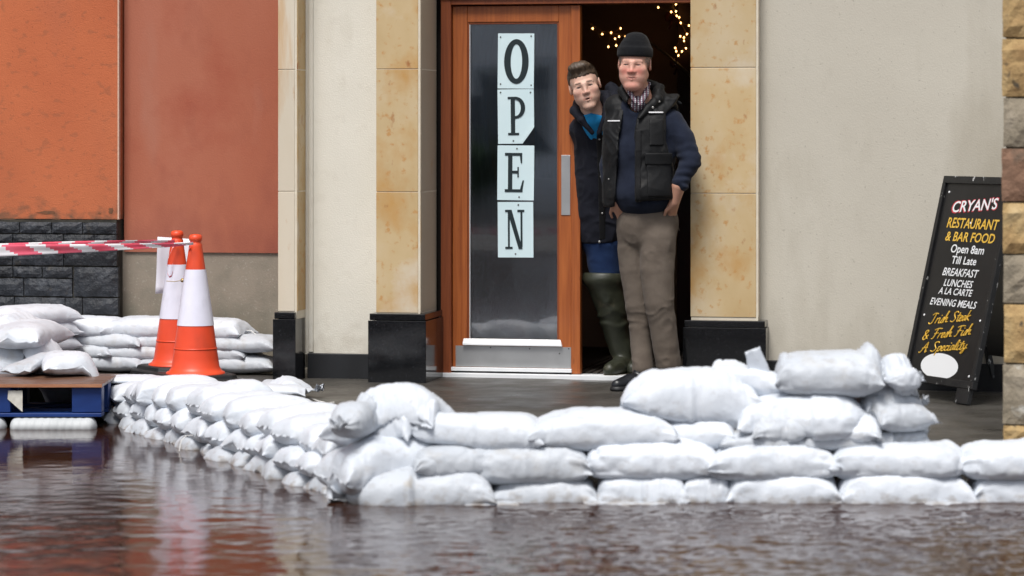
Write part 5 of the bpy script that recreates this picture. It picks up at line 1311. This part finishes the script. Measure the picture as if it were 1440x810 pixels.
# woollen hat
def hat(P):
    Q_ = tol(P, HMi); x_, y_, z_ = Q_[:,0], Q_[:,1], Q_[:,2]
    d = ell(Q_, (0,.016,.060), (.086,.105,.088)); d = smin(d, ell(Q_, (.004,.014,.128), (.048,.055,.030)), .04)
    zb_ = .046 - .22*(y_+.08)*.35
    d = smax(d, zb_ - z_, .006)
    band = smax(ell(Q_, (0,.016,.055), (.0905,.110,.105)), np.abs(z_ - (zb_ + .024)) - .024, .008)
    return smin(d, band, .006)
c_ = np.array(HM.translation)
V, Q = field(hat, c_-np.array([.13,.15,.02]), c_+np.array([.13,.15,.19]), .0032)
V = folds(V, Q, .0016, (10,10,40), 3); om.add('woollen_hat', V, Q, m_hat)
# trousers
crotch = L(899, 336, -.05)
def om_tr(P):
    d = ell(P, L(911,308,.0), (.153,.110,.105)); d = smin(d, ell(P, L(909,328,.02), (.148,.112,.11)), .05)
    d = smin(d, chain(P, [L(924,335,-.035), L(924,378,-.045), L(927,425,-.055), L(931,450,-.04), L(936,485,-.03), L(939.5,511,-.02)], [.092,.084,.075,.070,.066,.064], .03), .020)
    d = smin(d, chain(P, [L(890,335,.02), L(891,378,.03), L(897,428,.03), L(900,452,.035), L(902,486,.03), L(904.5,517,.01)], [.078,.070,.062,.057,.054,.056], .03), .008)
    px_, py_ = om.pxy(P); d = smax(d, (294 + (px_-910)*-.05 - py_)/279, .008)
    return d
V, Q = field(om_tr, L(858,527,0)-np.array([0,.25,0]), L(972,288,0)+np.array([.02,.22,0]), .0062)
px_, py_ = om.pxy(V)
V = folds(V, Q, .0036, (12,10,4), 12, warp=.02, mask=.5 + .6*np.exp(-((py_-345)/30)**2)); V = folds(V, Q, .0052, (9,9,20), 19, warp=.045, sharp=1.25, mask=.10 + 1.0*np.exp(-((py_-440)/22)**2) + .9*np.clip((py_-490)/20, 0, 1) + .6*np.exp(-((py_-350)/18)**2))
# fly and crease between the legs
V = folds(V, Q, .0013, (24,20,8), 15, warp=.02); trs = om.add('trousers', V, Q, m_cord)
def tr_seam(name, pts, r_=.0016):
    P3 = []
    for (px__, py__) in pts:
        for dy in np.arange(-.28, .12, .003):
            p = om.L(px__, py__, dy)
            if om_tr(p[None])[0] < .002: break
        P3.append(p)
    MB().tube(P3, r_, 5).build(name, m_cord, trs, smooth=True)
tr_seam('pocket_seam', [(944,298),(948,306),(952,315),(955,324)], .003); tr_seam('pocket_seam', [(881,300),(878,308),(875,318)], .003)
tr_seam('fly_seam', [(899,306),(900.5,318),(900,330),(897,338)])
# jumper
core = lambda P, g=0.0: smin(smin(ell(P, L(908,176,.0), (.180+g,.112+g,.095+g)), ell(P, L(904,215,-.01), (.168+g,.132+g,.16+g)), .06), ell(P, L(906,270,-.02), (.168+g,.145+g,.135+g)), .07)
def om_sw(P):
    d = core(P); px_, py_ = om.pxy(P)
    d = smin(d, chain(P, [L(893,152,-.03), L(896,140,-.01)], [.078,.066], .02), .04)
    hem = np.interp(px_, [862, 900, 935, 955], [307, 313, 303, 296])
    d = smax(d, (py_ - hem)/279, .012)
    d = smax(d, -(ell(P, L(894.5,143,-.10), (.044,.085,.055))), .012)
    d = smin(d, chain(P, [L(944,172,-.01), L(960,195,-.05), L(971.5,228,-.095), L(956.5,257,-.125)], [.064,.058,.050,.043], .03), .03)
    return smin(d, chain(P, [L(872,178,.05), L(857,235,.05), L(861,276,.0)], [.062,.052,.042], .03), .03)
V, Q = field(om_sw, L(843,315,0)-np.array([0,.26,0]), L(992,130,0)+np.array([.02,.2,0]), .0058)
px_, py_ = om.pxy(V); sl = np.clip((px_-946)/10, 0, 1)
V = folds(V, Q, .0036, (9,9,20), 31, warp=.04, mask=.55 + 1.5*sl*np.clip((py_-185)/30,0,1))
N_ = vnorm(V, Q); tt_ = ((V - L(960,195,-.05)) @ (lambda a: a/np.linalg.norm(a))(L(956.5,257,-.125)-L(960,195,-.05)))
V = V + N_*(sl*np.clip((py_-190)/25,0,1)*.0022*np.sin(tt_*150 + 3.0*vnoise(V[:,0]*14, V[:,1]*14, V[:,2]*9)))[:, None]
om.add('jumper', V, Q, m_navy)
# body warmer
VL = [(887,128),(882,142),(876,162),(870,194),(866,268),(863,300)]; VR = [(901,128),(900,150),(897,163),(893,182),(893,240),(893,300)]
armR = [(958,130),(946,150),(935.5,160),(937,200),(947,238),(950,300)]; armL = [(840,120),(849,150),(851,300)]
def vest_out(P, g=.024):
    d = core(P, g); d = smin(d, rcone(P, L(868,150,.02), L(950,150,.0), .052+g*.5, .050+g*.5), .05)
    return smin(d, rcone(P, L(864,185,-.02), L(864,285,-.02), .045+g*.3, .05+g*.3), .04)
def om_vest(P):
    px_, py_ = om.pxy(P); d = smax(vest_out(P), -vest_out(P, -.012), .004)
    gap = np.minimum(px_ - line_x(py_, VL), line_x(py_, VR) - px_)/279
    d = smax(d, np.where(P[:,1] < .03, gap, -1), .006)
    arm = (px_ - line_x(py_, armR))/279; d = smax(d, np.where(P[:,1] < .045, arm, -1), .008)
    hem = np.interp(px_, [850, 870, 893, 940, 985], [292, 290, 284, 280, 290]); d = smax(d, (py_-hem)/279, .008)
    d = smax(d, -(ell(P, L(895,135,-.05), (.062,.10,.055))), .01)
    # thick collar round the neck and lapels
    cl = chain(P, [L(893,166,-.140), L(884,143,-.115), L(875,128,-.04), L(885,118,.035), L(905,116,.055), L(926,124,.02), L(925,140,-.06), L(911,152,-.110), L(899,166,-.148)], [.006,.016,.022,.024,.026,.028,.026,.018,.008], .02)
    fl = chain(P, [L(925,128,-.02), L(938,139,-.03), L(950,150,-.02)], [.020,.018,.012], .02)
    cut = np.where((px_ > 880) & (px_ < 908) & (py_ > 138), np.minimum(px_ - line_x(py_, VL), line_x(py_, VR) - px_)/279, -1)
    return smin(smin(d, smax(cl, cut, .004), .012), fl, .02)
V, Q = field(om_vest, L(835,303,0)-np.array([0,.27,0]), L(992,104,0)+np.array([.02,.25,0]), .0055)
V = folds(V, Q, .0042, (10,10,12), 57, warp=.07); V = folds(V, Q, .0016, (30,30,24), 58); vest = om.add('body_warmer', V, Q, m_vest)
def patch(per, name, outfn, g0, g1, poly_l, poly_r, y0, y1, m, h, parent, back=.0):
    def fn(P):
        px_, py_ = per.pxy(P); d = smax(outfn(P, g1), -outfn(P, g0), .002)
        s_ = 279; d = smax(d, np.maximum(line_x(py_, poly_l) - px_, px_ - line_x(py_, poly_r))/s_, .004)
        d = smax(d, np.maximum(y0 - py_, py_ - y1)/s_, .004); return np.maximum(d, P[:,1] - back)
    xs_ = [p[0] for p in poly_l+poly_r]
    V, Q = field(fn, per.L(min(xs_)-3, y1+3, 0)-np.array([.03,.3,0]), per.L(max(xs_)+3, y0-3, 0)+np.array([.03,.02,0]), h)
    if len(V) == 0: print('EMPTY PATCH', name); return None
    V = folds(V, Q, .0015, (16,16,20), 5, mask=None if h > .004 else 0*V[:,0]); return per.add(name, V, Q, m, parent)
patch(om, 'pocket', vest_out, .020, .034, [(909,228),(911,278)], [(944,228),(943,278)], 231, 277, m_vest, .005, vest)
patch(om, 'pocket_flap', vest_out, .022, .038, [(907,212),(907,232)], [(945,212),(945,232)], 215, 232, m_vest, .005, vest)
patch(om, 'pocket', vest_out, .020, .030, [(913,165),(913,190)], [(933,165),(933,190)], 167, 205, m_vest, .005, vest)
patch(om, 'zip_placket', vest_out, .020, .028, [(893,180),(893,283)], [(902,180),(902,283)], 182, 282, m_vest_trim, .005, vest)
patch(om, 'reflective_piping', vest_out, .022, .032, [(854,165),(854,175)], [(872,165),(872,175)], 169, 171.2, m_refl, .0022, vest)
patch(om, 'reflective_piping', vest_out, .022, .036, [(912,150),(912,170)], [(933,150),(933,170)], 157, 159.2, m_refl, .0022, vest)
def button(per, px_, py_, outfn, g, parent, m=None, r_=.006):
    # push along the view direction until the garment's surface is met
    for dy in np.arange(-.30, .1, .004):
        p = per.L(px_, py_, dy)
        if outfn(p[None], g)[0] < 0: break
    o = MB().lathe([(0,-.003),(r_,-.002),(r_,.001),(r_*.6,.003),(0,.003)], 10).build('press_stud', m or m_btn, parent, smooth=True); o.rotation_euler = (R(90),0,0); o.location = p - np.array([0,.002,0]); return o
button(om, 927, 143, vest_out, .045, vest); button(om, 918, 151, vest_out, .045, vest)
button(om, 856, 252, vest_out, .026, vest, r_=.004)
# checked shirt collar
def om_col(P):
    d = chain(P, [L(884,121,-.05), L(886,130,-.10), L(894,144,-.135)], [.010,.014,.009], .01)
    d = smin(d, chain(P, [L(911,121,-.03), L(908,132,-.09), L(900,147,-.135)], [.012,.017,.010], .01), .004)
    d = smin(d, chain(P, [L(882,120,-.03), L(895,114,.04), L(912,118,.0)], [.012,.012,.012], .01), .01)
    return smin(d, ell(P, L(897,146,-.088), (.036,.030,.040)), .006)
V, Q = field(om_col, L(872,162,0)-np.array([0,.2,0]), L(922,104,0)+np.array([0,.12,0]), .0035)
om.add('checked_shirt', V, Q, m_check)
# shoes
def shoe(P, heel, toe, r=1.0):
    heel = np.array(heel); toe = np.array(toe); d = chain(P, [heel + [0,0,.035], heel + (toe-heel)*.45 + [0,0,.040], toe + [0,0,.026]], [.038*r,.040*r,.030*r], .03)
    d = smin(d, rcone(P, heel + [0,0,.03], heel + np.array([0,0,.09]), .038*r, .040*r), .03); return smax(d, -P[:,2] + .0, .004)
def sole(P, heel, toe, r=1.0):
    heel = np.array(heel); toe = np.array(toe); d = chain(P, [heel, heel+(toe-heel)*.5, toe], [.043*r,.045*r,.038*r], .02); return smax(smax(d, P[:,2]-.022, .003), -P[:,2], .003)
for (hl, te) in ((L(902,540,.0), L(868,540,-.10)), (L(936,540,.0), L(932,540,-.15))):
    hl[2] = te[2] = .0
    lo, hi = np.minimum(hl, te)-[.08,.08,.02], np.maximum(hl, te)+[.08,.08,.15]
    V, Q = field(lambda P: shoe(P, hl, te), lo, hi, .006); V = folds(V, Q, .002, (20,20,20), 2)
    so = om.add('shoe', V, Q, m_shoe); V, Q = field(lambda P: sole(P, hl, te), lo, hi, .005); om.add('sole', V, Q, m_rubber, so)

# ------------------------------------------------------------------- the younger man
ym = Person(845, 15.22, 'young man with short brown hair, dark coat and olive waders, leaning out of the doorway')
L2_ = ym.L
EM = Matrix.Translation(L2_(822.5, 121.5, -.26).tolist()) @ Euler((R(2), R(-14.5), R(-3))).to_matrix().to_4x4()
EMn = np.array(EM); EMi = np.array(EM.inverted())
V, Q = field(lambda P: head_sdf(P, False), (-.11,-.14,-.20), (.11,.13,.14), .0024)
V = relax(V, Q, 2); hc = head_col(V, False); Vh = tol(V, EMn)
def ym_body(P):
    d = chain(P, [L2_(833,150,-.19), L2_(840,185,-.12), L2_(846,250,-.05), L2_(850,325,.0)], [.050,.075,.085,.09], .05)
    d = smin(d, chain(P, [L2_(845,340,-.01), L2_(857,430,.0), L2_(878,505,.02)], [.075,.05,.04], .03), .04)
    d = smin(d, chain(P, [L2_(864,340,.04), L2_(880,430,.08), L2_(886,505,.08)], [.075,.05,.04], .03), .04)
    d = smin(d, chain(P, [L2_(838,172,-.12), L2_(829,190,-.10), L2_(829,250,-.05), L2_(831,298,-.07)], [.04,.035,.030,.024], .03), .03)
    d = smin(d, chain(P, [L2_(848,168,-.10), L2_(872,185,-.04), L2_(880,245,.02), L2_(876,300,-.02)], [.05,.045,.038,.026], .03), .03)
    d = smin(d, hand_sdf(P, L2_(832,298,-.07), L2_(834,312,-.06), (0,1,0), .9), .012)
    return smin(d, hand_sdf(P, L2_(876,300,-.02), L2_(875,317,-.03), (0,1,0), .9), .012)
V2, Q2 = field(ym_body, L2_(800,533,0)-np.array([0,.35,.02]), L2_(905,140,0)+np.array([0,.25,0]), .0062)
c2 = np.tile(np.array([.45,.26,.19]), (len(V2), 1))
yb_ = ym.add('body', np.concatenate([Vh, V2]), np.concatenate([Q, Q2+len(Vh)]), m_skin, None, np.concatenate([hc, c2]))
eyeballs(ym, EM, (-.22,-1,-.04), yb_)
# hair: solid cap with a slightly quiffed front, plus strands
def hl(p):  # hairline test in head space
    x_, y_, z_ = p; return z_ > .060 - .55*max(0, y_+.055) + .0*x_ or (y_ > .012 and z_ > -.045)
def ycap(P):
    x_, y_, z_ = P[:,0], P[:,1], P[:,2]
    d = ell(P, (0,.020,.042), (.0805,.099,.090)); d = smin(d, ell(P, (-.004,-.045,.106), (.058,.042,.030)), .025)
    line = np.where(y_ > .012, -.040 + .0*z_, .056 - .30*np.clip(y_+.06, 0, 1)*1.0); line = np.where((y_ > -.03) & (y_ <= .012), .012 + (.012-y_)*.9, line)
    line = line + .005*vnoise(x_*90, y_*90, z_*0) + .25*np.clip(np.abs(x_)-.03,0,.02)*(y_ < -.03)
    return smax(d, line - z_, .006)
V, Q = field(ycap, (-.10,-.12,-.06), (.10,.14,.16), .0026)
N_ = vnorm(V, Q); V = V + N_*(.0022*vnoise(V[:,0]*150, V[:,1]*38, V[:,2]*60) + .002*vnoise(V[:,0]*36, V[:,1]*14, V[:,2]*22))[:, None]
hr = ym.add('hair', tol(V, EMn), Q, m_hair)
hs_ = brush_hair(ym, 'hair_strands', lambda p: (p[1] > .01 and p[2] > -.02) or p[2] > .078 - .2*max(0, p[1]+.06), EM, m_hair, 7000, lambda p: .015 if p[2] > .07 else .007, 9, hr, (.25,-.8,.5))
hs_['kind'] = 'stuff'
# coat
def coat_out(P, g=.0):
    d = ell(P, L2_(840,182,-.11), (.150+g,.120+g,.085+g)); d = smin(d, chain(P, [L2_(841,195,-.10), L2_(843,260,-.05), L2_(845,325,.0)], [.122+g,.125+g,.125+g], .05), .06)
    d = smin(d, chain(P, [L2_(826,186,-.12), L2_(825,245,-.07), L2_(829,300,-.09)], [.062+g*.5,.055+g*.5,.045+g*.5], .03), .022)
    return smin(d, chain(P, [L2_(862,180,-.06), L2_(876,240,.0), L2_(876,298,-.0)], [.065,.058,.05], .03), .03)
def ym_coat(P):
    px_, py_ = ym.pxy(P); d = coat_out(P)
    d = smin(d, chain(P, [L2_(843,300,-.01), L2_(846,340,-.005)], [.125,.118], .03), .03)
    d = smax(d, (py_ - np.interp(px_, [815, 840, 870], [341, 343, 340]))/268, .008)
    d = smax(d, -ell(P, L2_(833,158,-.22), (.064,.11,.046)), .012)
    d = smax(d, -rcone(P, L2_(834,162,-.28), L2_(837.5,182,-.28), .038, .014), .01)
    V_ = smax(-1 + 0*d, 0*d - 1, .01)
    cl = chain(P, [L2_(833,186,-.265), L2_(818,168,-.265), L2_(808,155,-.215), L2_(812,146,-.13), L2_(830,138,-.08)], [.012,.022,.024,.026,.026], .02)
    cr = chain(P, [L2_(842,187,-.265), L2_(852,165,-.265), L2_(855,148,-.215), L2_(852,134,-.13), L2_(838,134,-.08)], [.012,.020,.024,.026,.026], .02)
    hood = chain(P, [L2_(852,150,-.12), L2_(866,140,-.02), L2_(860,125,.02)], [.04,.05,.035], .03)
    return smin(smin(smin(d, cl, .014), cr, .014), hood, .03)
V, Q = field(ym_coat, L2_(800,350,0)-np.array([0,.36,0]), L2_(905,108,0)+np.array([0,.22,0]), .0062)
V = folds(V, Q, .0055, (9,9,9), 71, warp=.05); V = folds(V, Q, .0022, (20,20,16), 72, warp=.03); coat = ym.add('coat', V, Q, m_coat)
patch(ym, 'coat_placket', coat_out, .0, .010, [(838,176),(841,250),(843,338)], [(846,176),(849,250),(852,338)], 180, 338, m_vest_trim, .005, coat)
for (bx, by) in ((843,196),(845,248),(847,300)): button(ym, bx, by, coat_out, .010, coat, r_=.005)
button(ym, 843, 340, lambda P, g: smin(coat_out(P), chain(P, [L2_(843,300,-.01), L2_(846,340,-.005)], [.127,.120], .03), .03), 0, coat, r_=.007)
patch(ym, 'zip_pull', coat_out, .008, .016, [(846.5,220),(848,233)], [(849.5,220),(851,233)], 221, 232, mat('blue_cord', [(.05,.08,.2)], .6), .003, coat)
def ym_sh(P):
    px_, py_ = ym.pxy(P); d = chain(P, [L2_(829,150,-.238), L2_(834,166,-.228), L2_(838,188,-.18)], [.062,.064,.06], .02)
    return smax(d, (159 + .25*np.abs(px_-832) - py_)/268, .006)
def ym_sh_old(P): return smin(chain(P, [L2_(829,160,-.215), L2_(836,172,-.235), L2_(837.5,186,-.225)], [.030,.028,.018], .02), chain(P, [L2_(846,158,-.20), L2_(839,176,-.235)], [.018,.018], .02), .02)
V, Q = field(ym_sh, L2_(815,200,0)-np.array([0,.35,0]), L2_(860,140,0)+np.array([0,.0,0]), .0045)
ym.add('shirt', V, Q, m_bshirt)
def ym_jn(P):
    d = ell(P, L2_(847,335,.0), (.125,.11,.10)); d = smin(d, chain(P, [L2_(848,345,-.015), L2_(853,400,-.01)], [.098,.080], .03), .03)
    return smin(d, chain(P, [L2_(864,345,.05), L2_(872,400,.06)], [.085,.078], .03), .02)
V, Q = field(ym_jn, L2_(812,415,0)-np.array([0,.2,0]), L2_(895,318,0)+np.array([0,.22,0]), .0062)
ym.add('jeans', folds(V, Q, .004, (6,6,16), 81, warp=.05), Q, m_jeans)
def wader(P, pts, rs_, topy, flare, heel, toe):
    px_, py_ = ym.pxy(P); d = chain(P, pts, rs_, .03)
    d = smin(d, ell(P, flare[0], flare[1]), .03); d = smax(d, (topy + (px_-850)*.03 - py_)/268, .005)
    ins = chain(P, [np.array(flare[0])+[0,0,.25], flare[0]], [flare[1][0]-.008, flare[1][0]*.8], .02)*1.0
    d = smin(d, chain(P, [heel+[0,0,.05], heel+(toe-heel)*.5+[0,0,.05], toe+[0,0,.036]], [.048,.046,.038], .03), .03); return smax(d, -P[:,2], .003)
h1, t1 = L2_(880,528,.02), L2_(858,528,-.12); h2, t2 = L2_(893,528,.08), L2_(890,528,-.04)
for q_ in (h1,t1,h2,t2): q_[2] = .008
for k_, (pts, fl_, hh, tt2) in enumerate((([L2_(849,392,-.01), L2_(859,430,-.0), L2_(868,470,.02), L2_(879,508,.03)], (L2_(849,392,-.01), (.116,.105,.06)), h1, t1),
                       ([L2_(872,392,.07), L2_(880,430,.09), L2_(887,470,.10), L2_(893,508,.09)], (L2_(872,392,.07), (.105,.10,.06)), h2, t2))):
    V, Q = field(lambda P: wader(P, pts, [.098,.082,.066,.056], 384, fl_, hh, tt2), np.minimum(tt2, L2_(812,540,0))-np.array([.05,.06,.0]), L2_(918,380,.1)+np.array([0,.15,0]), .0062)
    px_, py_ = ym.pxy(V)
    wd = ym.add('wader', folds(V, Q, .006, (4,4,17), 91+k_, warp=.07, mask=np.clip((py_-395)/25, .2, 1)*np.clip((522-py_)/12, 0, 1)), Q, m_wader)
    V, Q = field(lambda P: sole(P, hh, tt2, 1.12), np.minimum(hh, tt2)-.08, np.maximum(hh, tt2)+.08, .006); ym.add('sole', V, Q, m_wsole, wd)
